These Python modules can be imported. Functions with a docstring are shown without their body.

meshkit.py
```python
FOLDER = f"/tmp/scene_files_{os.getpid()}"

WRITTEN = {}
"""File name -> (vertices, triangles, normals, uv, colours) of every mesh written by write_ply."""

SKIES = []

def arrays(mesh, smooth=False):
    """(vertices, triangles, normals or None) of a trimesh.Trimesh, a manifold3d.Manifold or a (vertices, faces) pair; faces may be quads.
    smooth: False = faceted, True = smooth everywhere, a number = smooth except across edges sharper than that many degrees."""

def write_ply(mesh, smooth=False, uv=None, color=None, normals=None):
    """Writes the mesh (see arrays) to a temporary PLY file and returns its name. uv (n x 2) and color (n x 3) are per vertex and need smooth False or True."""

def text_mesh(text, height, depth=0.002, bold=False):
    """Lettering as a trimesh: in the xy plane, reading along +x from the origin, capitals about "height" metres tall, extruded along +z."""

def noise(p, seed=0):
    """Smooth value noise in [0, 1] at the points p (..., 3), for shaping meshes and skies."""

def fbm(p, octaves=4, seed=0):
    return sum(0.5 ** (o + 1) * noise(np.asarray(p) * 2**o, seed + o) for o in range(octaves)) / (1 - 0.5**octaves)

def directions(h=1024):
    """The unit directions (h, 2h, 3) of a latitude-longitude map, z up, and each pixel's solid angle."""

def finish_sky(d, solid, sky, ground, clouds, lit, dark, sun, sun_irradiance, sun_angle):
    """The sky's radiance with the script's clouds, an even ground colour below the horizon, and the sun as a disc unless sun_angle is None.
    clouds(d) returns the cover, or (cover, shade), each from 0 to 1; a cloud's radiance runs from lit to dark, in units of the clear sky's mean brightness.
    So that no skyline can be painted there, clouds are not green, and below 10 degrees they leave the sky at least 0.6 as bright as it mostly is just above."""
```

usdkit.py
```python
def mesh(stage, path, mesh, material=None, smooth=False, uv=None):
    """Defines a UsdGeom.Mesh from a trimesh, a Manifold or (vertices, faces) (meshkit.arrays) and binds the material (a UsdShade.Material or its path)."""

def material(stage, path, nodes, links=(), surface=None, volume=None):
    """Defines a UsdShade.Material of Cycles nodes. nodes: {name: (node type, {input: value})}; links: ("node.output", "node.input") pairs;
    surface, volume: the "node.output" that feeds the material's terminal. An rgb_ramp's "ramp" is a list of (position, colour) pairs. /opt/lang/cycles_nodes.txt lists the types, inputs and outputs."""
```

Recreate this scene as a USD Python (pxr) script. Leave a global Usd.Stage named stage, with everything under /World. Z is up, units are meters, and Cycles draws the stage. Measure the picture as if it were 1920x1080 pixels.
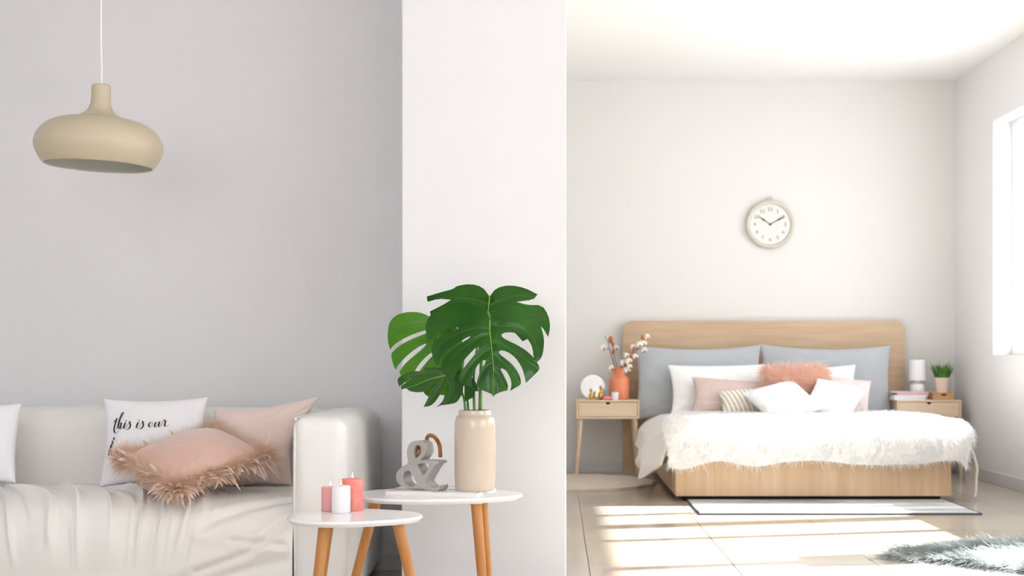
import math
import numpy as np
import trimesh
import shapely
import shapely.geometry as sg
import usdkit
import meshkit
from scipy.spatial import cKDTree
from pxr import Usd, UsdGeom, UsdLux, UsdShade, Gf, Sdf, Vt

stage = Usd.Stage.CreateInMemory()
UsdGeom.SetStageUpAxis(stage, UsdGeom.Tokens.z)
UsdGeom.SetStageMetersPerUnit(stage, 1.0)
stage.DefinePrim('/World', 'Xform')
stage.DefinePrim('/World/Looks', 'Scope')

# ------------------------------------------------------------------ camera, sky, sun, exposure
FPX, CX, CY, EYE = 2600.0, 1042.0, 665.0, 0.90     # lens in pixels of the 1920x1080 frame, vanishing point, eye height
EXPOSURE = 0.0
cam = UsdGeom.Camera.Define(stage, '/World/camera')
cam.AddTranslateOp().Set(Gf.Vec3d(0, 0, EYE))
cam.AddRotateXOp().Set(90.0)
cam.CreateHorizontalApertureAttr(36.0)
cam.CreateVerticalApertureAttr(20.25)
cam.CreateFocalLengthAttr(36.0 * FPX / 1920)
cam.CreateHorizontalApertureOffsetAttr(-(CX - 960) / 1920 * 36.0)
cam.CreateVerticalApertureOffsetAttr((CY - 540) / 1920 * 36.0)
cam.CreateFStopAttr(4.5)
cam.CreateFocusDistanceAttr(4.6)
cam.CreateClippingRangeAttr(Gf.Vec2f(0.05, 1000))
cam.CreateExposureAttr(EXPOSURE)

sky = UsdLux.DomeLight.Define(stage, '/World/sky')
sky.CreateIntensityAttr(1.65)
sky.CreateColorAttr(Gf.Vec3f(0.97, 0.98, 1.03))
SUN = np.array([-1.0, -0.24, -0.83]); SUN /= np.linalg.norm(SUN)
sun = UsdLux.DistantLight.Define(stage, '/World/sun')
_z = -SUN
_x = np.cross([0, 0, 1.0], _z); _x /= np.linalg.norm(_x)
_y = np.cross(_z, _x)
sun.AddTransformOp().Set(Gf.Matrix4d(*_x, 0, *_y, 0, *_z, 0, 0, 0, 0, 1))
sun.CreateIntensityAttr(6.5)
sun.CreateAngleAttr(1.2)
sun.CreateNormalizeAttr(True)
sun.CreateColorAttr(Gf.Vec3f(1.0, 0.985, 0.965))


# ------------------------------------------------------------------ helpers
def lin(h):
    c = np.array([int(h[i:i + 2], 16) for i in (0, 2, 4)]) / 255.0
    return tuple(np.where(c <= 0.04045, c / 12.92, ((c + 0.055) / 1.055) ** 2.4))


def P(px, py, D):
    """The point at distance D seen at a pixel of the photograph."""
    return np.array([(px - CX) * D / FPX, D, EYE - (py - CY) * D / FPX])


LOC = {}
COUNT = {}


def path_for(parent, name):
    key = parent + '/' + name
    n = COUNT.get(key, 0)
    COUNT[key] = n + 1
    return key if n == 0 else f'{key}_{n:03d}'


def thing(name, label, cat, loc=(0, 0, 0), group=None, kind=None):
    p = path_for('/World', name)
    x = UsdGeom.Xform.Define(stage, p)
    x.AddTranslateOp().Set(Gf.Vec3d(*map(float, loc)))
    LOC[p] = np.array(loc, float)
    tagp(x.GetPrim(), label, cat, group, kind)
    return p


def tagp(prim, label=None, cat=None, group=None, kind=None):
    for k, v in (('label', label), ('category', cat), ('group', group), ('kind', kind)):
        if v:
            prim.SetCustomDataByKey(k, v)


def base_of(parent):
    return LOC.get('/'.join(parent.split('/')[:3]), np.zeros(3))


def add(parent, name, mesh, m, smooth=35, label=None, kind=None, uv=None):
    p = path_for(parent, name)
    if hasattr(mesh, 'to_mesh'):
        k = mesh.to_mesh()
        mesh = trimesh.Trimesh(k.vert_properties[:, :3], k.tri_verts, process=False)
    v, f = (mesh.vertices, mesh.faces) if hasattr(mesh, 'vertices') else mesh
    off = base_of(parent)
    tm = trimesh.Trimesh(np.asarray(v) - off, f, process=False)
    g = usdkit.mesh(stage, p, tm, m, smooth=smooth, uv=uv)
    tagp(g.GetPrim(), label, None, None, kind)
    return p


def single(name, label, cat, mesh, m, smooth=35, group=None, kind=None, uv=None):
    p = add('/World', name, mesh, m, smooth, uv=uv)
    tagp(stage.GetPrimAtPath(p), label, cat, group, kind)
    return p


def curves(parent, name, pts, widths, m, kind='stuff', label=None):
    """pts (n, k, 3): n strands of k points; widths (k,) along each strand."""
    p = path_for(parent, name)
    n, k, _ = pts.shape
    c = UsdGeom.BasisCurves.Define(stage, p)
    c.CreateTypeAttr('linear')
    c.CreateCurveVertexCountsAttr(Vt.IntArray.FromNumpy(np.full(n, k, np.int32)))
    c.CreatePointsAttr(Vt.Vec3fArray.FromNumpy((pts - base_of(parent)).reshape(-1, 3).astype(np.float32)))
    c.CreateWidthsAttr(Vt.FloatArray.FromNumpy(np.tile(np.asarray(widths, np.float32), n)))
    c.SetWidthsInterpolation('vertex')
    UsdShade.MaterialBindingAPI.Apply(c.GetPrim()).Bind(m)
    tagp(c.GetPrim(), label, None, None, kind)
    return p


def bx(x0, x1, y0, y1, z0, z1):
    m = trimesh.creation.box((x1 - x0, y1 - y0, z1 - z0))
    m.apply_translation(((x0 + x1) / 2, (y0 + y1) / 2, (z0 + z1) / 2))
    return m


def rbox(x0, x1, y0, y1, z0, z1, r=0.004, sub=1):
    """A box with rounded edges: the hull of eight little spheres."""
    s = trimesh.creation.icosphere(sub, r).vertices if r > 0.006 else np.array(
        [[a * r, 0, 0] for a in (-1, 1)] + [[0, a * r, 0] for a in (-1, 1)] + [[0, 0, a * r] for a in (-1, 1)])
    c = np.array([[x, y, z] for x in (x0 + r, x1 - r) for y in (y0 + r, y1 - r) for z in (z0 + r, z1 - r)])
    return trimesh.convex.convex_hull((c[:, None] + s[None]).reshape(-1, 3))


def cat(*ms):
    return trimesh.util.concatenate(list(ms))


def lathe(profile, center=(0, 0, 0), n=48):
    """profile: (r, z) points; closed at r = 0 where it starts or ends there."""
    pr = np.array(profile, float)
    a = np.arange(n) * 2 * np.pi / n
    v = np.stack([pr[:, 0, None] * np.cos(a), pr[:, 0, None] * np.sin(a), np.repeat(pr[:, 1, None], n, 1)], -1).reshape(-1, 3)
    f = []
    for i in range(len(pr) - 1):
        for j in range(n):
            k = (j + 1) % n
            A, B, C, E = i * n + j, i * n + k, (i + 1) * n + k, (i + 1) * n + j
            if pr[i, 0] > 1e-6:
                f.append((A, B, C))
            if pr[i + 1, 0] > 1e-6:
                f.append((A, C, E))
    m = trimesh.Trimesh(v + np.array(center), f, process=False)
    m.merge_vertices()
    if m.volume < 0:
        m.invert()
    return m


def tube(points, radii, n=10, caps=True):
    p = np.asarray(points, float)
    r = np.broadcast_to(np.asarray(radii, float), (len(p),))
    t = np.gradient(p, axis=0)
    t /= np.linalg.norm(t, axis=1, keepdims=True) + 1e-12
    ref = np.array([0.31, 0.2, 0.93]) if abs(t[:, 2]).mean() < 0.85 else np.array([1.0, 0.1, 0.0])
    a = np.cross(t, ref)
    a /= np.linalg.norm(a, axis=1, keepdims=True)
    b = np.cross(t, a)
    g = np.arange(n) * 2 * np.pi / n
    v = (p[:, None] + r[:, None, None] * (np.cos(g)[None, :, None] * a[:, None] + np.sin(g)[None, :, None] * b[:, None])).reshape(-1, 3)
    f = []
    for i in range(len(p) - 1):
        for j in range(n):
            k = (j + 1) % n
            f += [(i * n + j, i * n + k, (i + 1) * n + k), (i * n + j, (i + 1) * n + k, (i + 1) * n + j)]
    if caps:
        v = np.vstack([v, p[0], p[-1]])
        e = len(p) * n
        for j in range(n):
            k = (j + 1) % n
            f += [(e, k, j), (e + 1, (len(p) - 1) * n + j, (len(p) - 1) * n + k)]
    m = trimesh.Trimesh(v, f, process=False)
    if m.volume < 0:
        m.invert()
    return m


def spline(pts, n=24):
    """Catmull-Rom through the points."""
    p = np.asarray(pts, float)
    q = np.vstack([2 * p[0] - p[1], p, 2 * p[-1] - p[-2]])
    out = []
    for i in range(1, len(q) - 2):
        t = np.linspace(0, 1, n, endpoint=False)[:, None]
        a, b, c, d = q[i - 1], q[i], q[i + 1], q[i + 2]
        out.append(0.5 * (2 * b + (c - a) * t + (2 * a - 5 * b + 4 * c - d) * t ** 2 + (3 * b - a - 3 * c + d) * t ** 3))
    return np.vstack(out + [p[-1:]])


def extrude(poly, h):
    return cat(*[trimesh.creation.extrude_polygon(g, h, engine='earcut') for g in getattr(poly, 'geoms', [poly])])


def rot(ax, deg):
    return trimesh.transformations.rotation_matrix(math.radians(deg), ax)[:3, :3]


def pose(v, center, tilt=0, roll=0, yaw=0):
    """Local x right, y up, z towards the viewer; roll about z, tilt leans the top back, yaw about the vertical."""
    B = np.array([[1, 0, 0], [0, 0, -1], [0, 1, 0]], float)     # local -> world, columns x, y, z
    R = rot([0, 0, 1], yaw) @ rot([1, 0, 0], -tilt) @ B @ rot([0, 0, 1], roll)
    return v @ R.T + np.asarray(center)


def pillow_z(u, v, t, p=0.42):
    return t / 2 * (np.clip((1 - u ** 2) * (1 - v ** 2), 0, 1)) ** p


def pillow(w, h, t, pinch=0.07, n=44, seed=0, wr=0.004, gather=0.0, sag=0.0):
    """A stuffed cushion: pinched edges, sharp corners, soft wrinkles. Returns vertices, faces, uv."""
    g = np.sin(np.linspace(-np.pi / 2, np.pi / 2, n))
    U, V = np.meshgrid(g, g, indexing='ij')
    X = w / 2 * U * (1 - pinch * (1 - V ** 2) * np.abs(U) ** 1.5)
    Y = h / 2 * V * (1 - pinch * (1 - U ** 2) * np.abs(V) ** 1.5)
    edge = np.clip((1 - U ** 2) * (1 - V ** 2), 0, 1)
    vs = []
    for s in (1, -1):
        Z = s * pillow_z(U, V, t)
        q = np.stack([U * w * 6, V * h * 6, np.full_like(U, seed * 7.3 + s)], -1)
        wob = meshkit.fbm(q, 3, seed) - 0.5
        fold = np.abs(meshkit.noise(np.stack([U * 2 + 3 * wob, V * 2 - 2 * wob, np.full_like(U, seed + 9.0)], -1) * 1.7, seed + 3) - 0.5)
        Z = Z + s * edge ** 0.35 * (wr * 2.2 * wob - wr * 1.4 * np.exp(-(fold / 0.05) ** 2))
        if gather:
            ang = np.arctan2(V, U)
            rr = np.maximum(np.abs(U), np.abs(V))
            Z = Z + s * gather * np.sin(ang * 34 + 5 * wob) * np.clip((rr - 0.55) / 0.4, 0, 1) * edge ** 0.3
        Y2 = Y - sag * (1 - U ** 2) * np.clip(V, 0, 1) ** 2
        vs.append(np.stack([X, Y2, Z], -1).reshape(-1, 3))
    i, j = np.meshgrid(np.arange(n - 1), np.arange(n - 1), indexing='ij')
    a = (i * n + j).ravel(); b = ((i + 1) * n + j).ravel(); c = ((i + 1) * n + j + 1).ravel(); d = (i * n + j + 1).ravel()
    f1 = np.vstack([np.stack([a, b, c], 1), np.stack([a, c, d], 1)])
    f = np.vstack([f1, f1[:, ::-1] + n * n])
    uv = np.stack([(U + 1) / 2, (V + 1) / 2], -1).reshape(-1, 2)
    return np.vstack(vs), f, np.vstack([uv, uv])


def hair(mesh, count, length, rng, bend=(0, 0, -1), bendk=0.6, spread=0.35, k=5, along=None):
    """Strands rooted on a mesh, bending towards a direction."""
    pts, fi = trimesh.sample.sample_surface(mesh, count, seed=int(rng.integers(1 << 30)))
    nrm = mesh.face_normals[fi]
    L = length * rng.uniform(0.6, 1.25, (len(pts), 1))
    d = nrm + spread * rng.normal(size=(len(pts), 3)) + (0 if along is None else along)
    d /= np.linalg.norm(d, axis=1, keepdims=True)
    t = np.linspace(0, 1, k)
    b = np.asarray(bend, float)
    w = rng.normal(size=(len(pts), 3)) * 0.25
    out = pts[:, None] + L[:, None] * (d[:, None] * t[None, :, None] + (b + w)[:, None] * bendk * (t ** 2)[None, :, None])
    return out


# ------------------------------------------------------------------ materials
def mat(name, col, rough=0.5, col2=None, scale=6, stretch=(1, 1, 1), detail=4, bump=0.0, bscale=300, bstretch=(1, 1, 1), bdist=0.002, lo=0.3, hi=0.7, distort=0.0, **pr):
    col = lin(col) if isinstance(col, str) else col
    n = {'p': ('principled_bsdf', dict(base_color=col, roughness=rough, **pr))}
    l = []
    if col2 is not None or bump:
        n['g'] = ('geometry', {})
    if col2 is not None:
        col2 = lin(col2) if isinstance(col2, str) else col2
        n['m'] = ('mapping', {'scale': stretch})
        n['n'] = ('noise_texture', {'scale': scale, 'detail': detail, 'distortion': distort})
        n['r'] = ('rgb_ramp', {'ramp': [(lo, col), (hi, col2)]})
        l += [('g.position', 'm.vector'), ('m.vector', 'n.vector'), ('n.fac', 'r.fac'), ('r.color', 'p.base_color')]
    if bump:
        n['bm'] = ('mapping', {'scale': bstretch})
        n['bn'] = ('noise_texture', {'scale': bscale, 'detail': 3})
        n['b'] = ('bump', {'strength': bump, 'distance': bdist})
        l += [('g.position', 'bm.vector'), ('bm.vector', 'bn.vector'), ('bn.fac', 'b.height'), ('b.normal', 'p.normal')]
    return usdkit.material(stage, '/World/Looks/' + name, n, l, surface='p.BSDF')


M = {}
M['wall'] = mat('wall_paint', (0.79, 0.785, 0.80), 0.9, bump=0.05, bscale=120)
M['wall_warm'] = mat('wall_paint_warm', (0.755, 0.738, 0.718), 0.9, bump=0.05, bscale=120)
M['wall_pier'] = mat('pier_paint', (0.80, 0.80, 0.83), 0.9, bump=0.05, bscale=120)
M['ceiling'] = mat('ceiling_paint', (0.84, 0.835, 0.82), 0.95)
M['skirting'] = mat('skirting_paint', (0.66, 0.66, 0.68), 0.5)
M['tile'] = [mat(f'floor_tile_{k}', c, 0.13, c2, 2.5, (1, 1, 1), 5, specular_ior_level=0.38) for k, (c, c2) in enumerate((('c4b8a8', 'cabfb0'), ('c1b5a4', 'c8bcad'), ('c6bbac', 'ccc2b4')))]
M['grout'] = mat('tile_grout', '8f8271', 0.8)
M['sofa'] = mat('sofa_cover', 'e9e6e2', 0.42, 'efece8', 3, bump=0.06, bscale=500, sheen_weight=0.2)
M['sofa_arm'] = mat('sofa_arm_cover', 'eeece9', 0.38, bump=0.05, bscale=400)
M['dark'] = mat('dark_gap', '201d1c', 0.7)
M['lamp_shade'] = mat('pendant_enamel', 'c4b79e', 0.38)
M['lamp_in'] = mat('pendant_lining', 'dcdcd4', 0.6)
M['cord'] = mat('cord_white', 'f0f0ee', 0.5)
M['white_cloth'] = mat('white_cotton', 'f1f0f4', 0.85, bump=0.08, bscale=700, sheen_weight=0.2)
M['bed_white'] = mat('bed_white_cotton', 'f5f4f4', 0.85, bump=0.06, bscale=500, sheen_weight=0.2)
M['ink'] = mat('cushion_print', '15161a', 0.8)
M['satin'] = mat('pink_satin', 'ddb9ab', 0.33, 'd9b09f', 4, bump=0.04, bscale=60, sheen_weight=0.4)
M['satin_pale'] = mat('pale_pink_satin', 'ecd9d2', 0.4, 'e7cdc3', 5, sheen_weight=0.4)
M['white_lacquer'] = mat('white_lacquer', 'f4f4f5', 0.2, specular_ior_level=0.5)
M['leg_wood'] = mat('bamboo_leg', 'cd9258', 0.4, 'ba7c43', 9, (3, 3, 0.35), 5, specular_ior_level=0.4)
M['wax_pink'] = mat('pink_wax', 'eaa0a6', 0.45, 'f0aca2', 8, subsurface_weight=0.35, subsurface_scale=0.02)
M['wax_white'] = mat('white_wax', 'f6eef0', 0.45, subsurface_weight=0.35, subsurface_scale=0.02)
M['wax_coral'] = mat('coral_wax', 'ee837c', 0.5, 'f4a198', 40, lo=0.35, hi=0.75, subsurface_weight=0.3, subsurface_scale=0.015)
M['wick'] = mat('wick', '2a2320', 0.9)
M['flame'] = usdkit.material(stage, '/World/Looks/flame', {'e': ('emission', {'color': lin('ffd9a0'), 'strength': 9.0})}, surface='e.emission')
M['metal'] = mat('grey_metal', 'aaa6a3', 0.45, 'b4b1af', 14, metallic=0.15)
M['rope'] = mat('jute_rope', 'b98150', 0.85, '9b6a3e', 60)
M['vase'] = mat('cream_glaze', 'd2c3b1', 0.16, specular_ior_level=0.5, coat_weight=0.4, coat_roughness=0.06)
M['paper'] = mat('paper_pages', 'f3f1ee', 0.7)
M['wood_head'] = mat('oak_headboard', 'ccb294', 0.5, 'bfa282', 3.2, (0.7, 3, 9), 6, distort=0.4)
M['wood_bed'] = mat('oak_bed_board', 'dcbd9a', 0.5, 'cca982', 3.2, (7, 3, 0.5), 6, distort=0.3)
M['wood_night'] = mat('pale_birch', 'e8d0b5', 0.5, 'e0c4a4', 2.5, (1, 3, 9), 5)
M['grey_cloth'] = mat('grey_linen', 'b6babe', 0.9, 'b0b4b8', 5, bump=0.1, bscale=400, sheen_weight=0.2)
M['blush'] = mat('blush_linen', 'd9c4bd', 0.9, 'd3bcb4', 5, bump=0.1, bscale=500)
M['blush_pale'] = mat('pale_blush_linen', 'e3d7d6', 0.9, 'dccbc9', 9, bump=0.1, bscale=500)
M['duvet'] = mat('ivory_duvet', 'e4ddd5', 0.85, bump=0.08, bscale=300, sheen_weight=0.2)
M['fur_white_base'] = mat('white_fur_hide', 'ece6dd', 0.9)
M['fur_peach'] = mat('peach_fur', 'fbd6c4', 0.7)
M['fur_grey'] = mat('grey_fur', 'a6adac', 0.75, 'e3e8e7', 5, lo=0.45, hi=0.6)
M['orange'] = mat('orange_glaze', 'f19069', 0.3)
M['gold'] = mat('gold_glass', 'c9992f', 0.25, metallic=0.8)
M['mirror'] = mat('mirror_glass', 'f2f4f6', 0.02, metallic=1.0)
M['chrome'] = mat('mirror_rim', 'b9bcc0', 0.25, metallic=0.9)
M['ceramic'] = mat('white_ceramic', 'f0f0f0', 0.25)
M['shade'] = mat('lampshade_linen', 'efeef0', 0.9)
M['pink_plastic'] = mat('pink_plastic', 'f08496', 0.35)
M['brown'] = mat('stem_brown', '6e3f28', 0.8)
M['husk'] = mat('cotton_husk', 'b5703f', 0.8)
M['cotton'] = mat('cotton_fibre', 'f1ebe4', 0.95)
M['blue'] = mat('brush_blue', '2f4f86', 0.4)
M['terracotta'] = mat('pale_clay', 'e8d2c2', 0.7)
M['soil'] = mat('potting_soil', '3a2c22', 0.95)
M['grass'] = mat('grass_blade', '2f6a24', 0.5, '729c42', 50)
M['box_wood'] = mat('honey_wood', 'c99f6c', 0.5, 'bd915d', 3, (1, 3, 9))
M['book_pink'] = mat('book_pink', 'ecb3ba', 0.6)
M['book_white'] = mat('book_white', 'efeff2', 0.6)
M['book_rose'] = mat('book_rose', 'e9d9da', 0.6)
M['clock_case'] = mat('clock_case', 'cfcaba', 0.35)
M['clock_dial'] = mat('clock_dial', 'dddeda', 0.6)
M['clock_ink'] = mat('clock_ink', '4c4b4a', 0.6)
M['rug_cream'] = mat('cream_rug', 'ddcfc2', 0.95, 'd3c3b4', 14, bump=0.5, bscale=90, bdist=0.01)
M['rug_white'] = mat('white_rug', 'dededd', 0.95, 'a2a5a8', 2.0, (0.5, 2.4, 1), 4, lo=0.47, hi=0.62, bump=0.4, bscale=160, bdist=0.006)
M['rug_edge'] = mat('rug_binding', '55555a', 0.9)
M['frame'] = mat('window_frame', 'f2f2f2', 0.4)


def fur_mat(name, c1, c2=None, scale=5, lo=0.45, hi=0.6, trans=0.45, rough=0.6):
    n = {'d': ('principled_bsdf', {'base_color': lin(c1), 'roughness': rough, 'specular_ior_level': 0.25}), 't': ('translucent_bsdf', {'color': lin(c1)}), 'm': ('mix_closure', {'fac': trans})}
    l = [('d.BSDF', 'm.closure1'), ('t.BSDF', 'm.closure2')]
    if c2:
        n |= {'g': ('geometry', {}), 'n': ('noise_texture', {'scale': scale, 'detail': 3.0}), 'r': ('rgb_ramp', {'ramp': [(lo, lin(c1)), (hi, lin(c2))]})}
        l += [('g.position', 'n.vector'), ('n.fac', 'r.fac'), ('r.color', 'd.base_color'), ('r.color', 't.color')]
    return usdkit.material(stage, '/World/Looks/' + name, n, l, surface='m.closure')


M['fur_white_s'] = fur_mat('white_fur_strand', 'f1f1f2')
M['fur_peach_s'] = fur_mat('peach_fur_strand', 'fbe3d5', 'f9d6c5', 30)
M['fur_grey_s'] = fur_mat('grey_fur_strand', '9fa6a6', 'e3e8e7')
M['feather'] = fur_mat('feather_dust_pink', 'f2d9c8', 'eccbb1', 25, trans=0.4)
M['feather2'] = fur_mat('feather_light_pink', 'f8ebe5', trans=0.4)
M['fluff'] = fur_mat('feather_down', 'f3dac8', 'eacdb3', 18, trans=0.45)


def leaf_mat(name, c1, c2, trans, rough=0.2):
    n = {'g': ('geometry', {}), 'n': ('noise_texture', {'scale': 9.0, 'detail': 3.0}),
         'r': ('rgb_ramp', {'ramp': [(0.35, lin(c1)), (0.7, lin(c2))]}),
         'p': ('principled_bsdf', {'roughness': rough, 'specular_ior_level': 0.32}),
         't': ('translucent_bsdf', {'color': lin(trans)}), 'm': ('mix_closure', {'fac': 0.18})}
    l = [('g.position', 'n.vector'), ('n.fac', 'r.fac'), ('r.color', 'p.base_color'), ('p.BSDF', 'm.closure1'), ('t.BSDF', 'm.closure2')]
    return usdkit.material(stage, '/World/Looks/' + name, n, l, surface='m.closure')


M['leaf_dark'] = leaf_mat('leaf_dark', '1b5010', '2e6616', '479026')
M['leaf_bright'] = leaf_mat('leaf_bright', '4a8a1a', '5a9826', '86c040', 0.3)
M['leaf_mid'] = leaf_mat('leaf_olive', '2a561c', '3a6826', '4f8a2a', 0.35)
M['vein'] = mat('leaf_vein', '7fae45', 0.45)
M['vein_thin'] = mat('leaf_vein_thin', '5f8f3a', 0.45)
M['petiole'] = mat('leaf_petiole', '5d8f2f', 0.4, '4a7a28', 20)
pane_n = {'t': ('transparent_bsdf', {'color': (0.97, 0.98, 0.98)}), 'g': ('glossy_bsdf', {'color': (1, 1, 1), 'roughness': 0.0}), 'f': ('fresnel', {'IOR': 1.45}), 'gm': ('geometry', {}), 'one': ('math', {'math_type': 'subtract', 'value1': 1.0}), 'mu': ('math', {'math_type': 'multiply'}), 'm': ('mix_closure', {})}
M['pane'] = usdkit.material(stage, '/World/Looks/window_glass', pane_n, [('gm.backfacing', 'one.value2'), ('one.value', 'mu.value1'), ('f.fac', 'mu.value2'), ('mu.value', 'm.fac'), ('t.BSDF', 'm.closure1'), ('g.BSDF', 'm.closure2')], surface='m.closure')
# stripes across a cushion, from its own uv
M['stripe'] = usdkit.material(stage, '/World/Looks/striped_cotton', {
    'c': ('attribute', {'attribute': 'st'}), 's': ('separate_xyz', {}),
    'k': ('math', {'math_type': 'multiply_add', 'value2': 13.0}), 'k2': ('math', {'math_type': 'multiply', 'value2': 2.0}),
    'fr': ('math', {'math_type': 'fraction'}), 'lt': ('math', {'math_type': 'less_than', 'value2': 0.5}),
    'x': ('mix', {'color1': lin('f3f0ec'), 'color2': lin('cdbda6')}), 'p': ('principled_bsdf', {'roughness': 0.9})},
    [('c.vector', 's.vector'), ('s.y', 'k2.value1'), ('s.x', 'k.value1'), ('k2.value', 'k.value3'), ('k.value', 'fr.value1'), ('fr.value', 'lt.value1'), ('lt.value', 'x.fac'), ('x.color', 'p.base_color')], surface='p.BSDF')
# a magazine cover: flat printed patches
M['cover'] = usdkit.material(stage, '/World/Looks/magazine_cover', {
    'g': ('geometry', {}), 'm': ('mapping', {'scale': (9, 22, 1)}), 'v': ('voronoi_texture', {'scale': 1.0}),
    's': ('separate_color', {}), 'r': ('rgb_ramp', {'interpolate': False, 'ramp': [(0.0, lin('f1efee')), (0.38, lin('d98e88')), (0.5, lin('efe9e6')), (0.66, lin('8f8b90')), (0.75, lin('eceaea')), (0.86, lin('dca49c'))]}),
    'p': ('principled_bsdf', {'roughness': 0.25})},
    [('g.position', 'm.vector'), ('m.vector', 'v.vector'), ('v.color', 's.color'), ('s.r', 'r.fac'), ('r.color', 'p.base_color')], surface='p.BSDF')

# ------------------------------------------------------------------ the setting
H = 3.0
XR, YB = 3.06, 10.64         # window wall, bedroom's back wall
YL = 5.78                    # wall behind the sofa
XL = -3.1                    # living room's left wall
PX0, PX1, PY0 = -0.569, 0.039, 5.12   # the white pier between the two rooms


def struct(name, mesh, m, parent='/World', label=None, smooth=35):
    if parent == '/World':
        return single(name, label, None, mesh, m, smooth, kind='structure')
    return add(parent, name, mesh, m, smooth)


fl = thing('floor', 'glossy cream porcelain tile floor running through both rooms', None, kind='structure')
add(fl, 'screed', bx(XL - 0.1, XR + 0.3, -1.6, YB + 0.1, -0.10, -0.004), M['grout'])
add(fl, 'near_tiling', bx(XL - 0.1, XR, -1.6, 5.30, -0.004, 0.0), M['tile'][0])
add(fl, 'near_tiling', bx(XL - 0.1, -1.10, 5.303, YL, -0.004, 0.0), M['tile'][1])
T = 0.62
xe = [-1.099] + [0.141 + T * k for k in range(-1, 5)] + [XR]
ye = [5.32 + T * k for k in range(0, 9)] + [YB]
k = 0
for i in range(len(xe) - 1):
    for j in range(len(ye) - 1):
        g = 0.0016
        add(fl, 'tile', rbox(xe[i] + g, xe[i + 1] - g, ye[j] + g, ye[j + 1] - g, -0.008, 0.0, 0.0012), M['tile'][(i * 5 + j * 3 + (i * j) % 2) % 3], smooth=False)

struct('ceiling', bx(XL - 0.1, XR + 0.3, -1.6, YB + 0.1, H, H + 0.1), M['ceiling'], label='plain white ceiling over both rooms')
struct('wall_back', bx(PX0 - 0.1, XR + 0.3, YB, YB + 0.1, 0, H), M['wall_warm'], label='warm white bedroom wall behind the oak headboard')
struct('wall_living', bx(XL, PX0 + 0.02, YL, YL + 0.1, 0, H), M['wall'], label='pale grey living room wall behind the sofa')
W3 = (-2.8, 0.2, 0.8, 2.6)
struct('wall_front', cat(bx(XL - 0.1, W3[0], -1.7, -1.6, 0, H), bx(W3[1], XR + 0.3, -1.7, -1.6, 0, H), bx(W3[0], W3[1], -1.7, -1.6, 0, W3[2]), bx(W3[0], W3[1], -1.7, -1.6, W3[3], H)), M['wall'], label='wall behind the viewer')
w3 = thing('window_3', 'window behind the viewer', None, kind='structure')
for a_, b_ in ((W3[0], W3[0] + 0.06), (-1.33, -1.27), (W3[1] - 0.06, W3[1])):
    add(w3, 'mullion', bx(a_, b_, -1.68, -1.63, W3[2], W3[3]), M['frame'])
add(w3, 'frame_rail', bx(W3[0] + 0.06, W3[1] - 0.06, -1.68, -1.63, W3[2], W3[2] + 0.05), M['frame'])
add(w3, 'frame_rail', bx(W3[0] + 0.06, W3[1] - 0.06, -1.68, -1.63, W3[3] - 0.05, W3[3]), M['frame'])
struct('wall_left', bx(XL - 0.1, XL, -1.6, YL + 0.1, 0, H), M['wall'], label='living room side wall')
struct('wall_bedroom_left', bx(PX0, PX0 + 0.1, YL + 0.1, YB, 0, H), M['wall_warm'], label='bedroom side wall hidden behind the pier')
struct('wall_pier', rbox(PX0, PX1, PY0, YL + 0.1, 0, H, 0.004), M['wall_pier'], label='smooth white pier dividing living room and bedroom')
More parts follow.
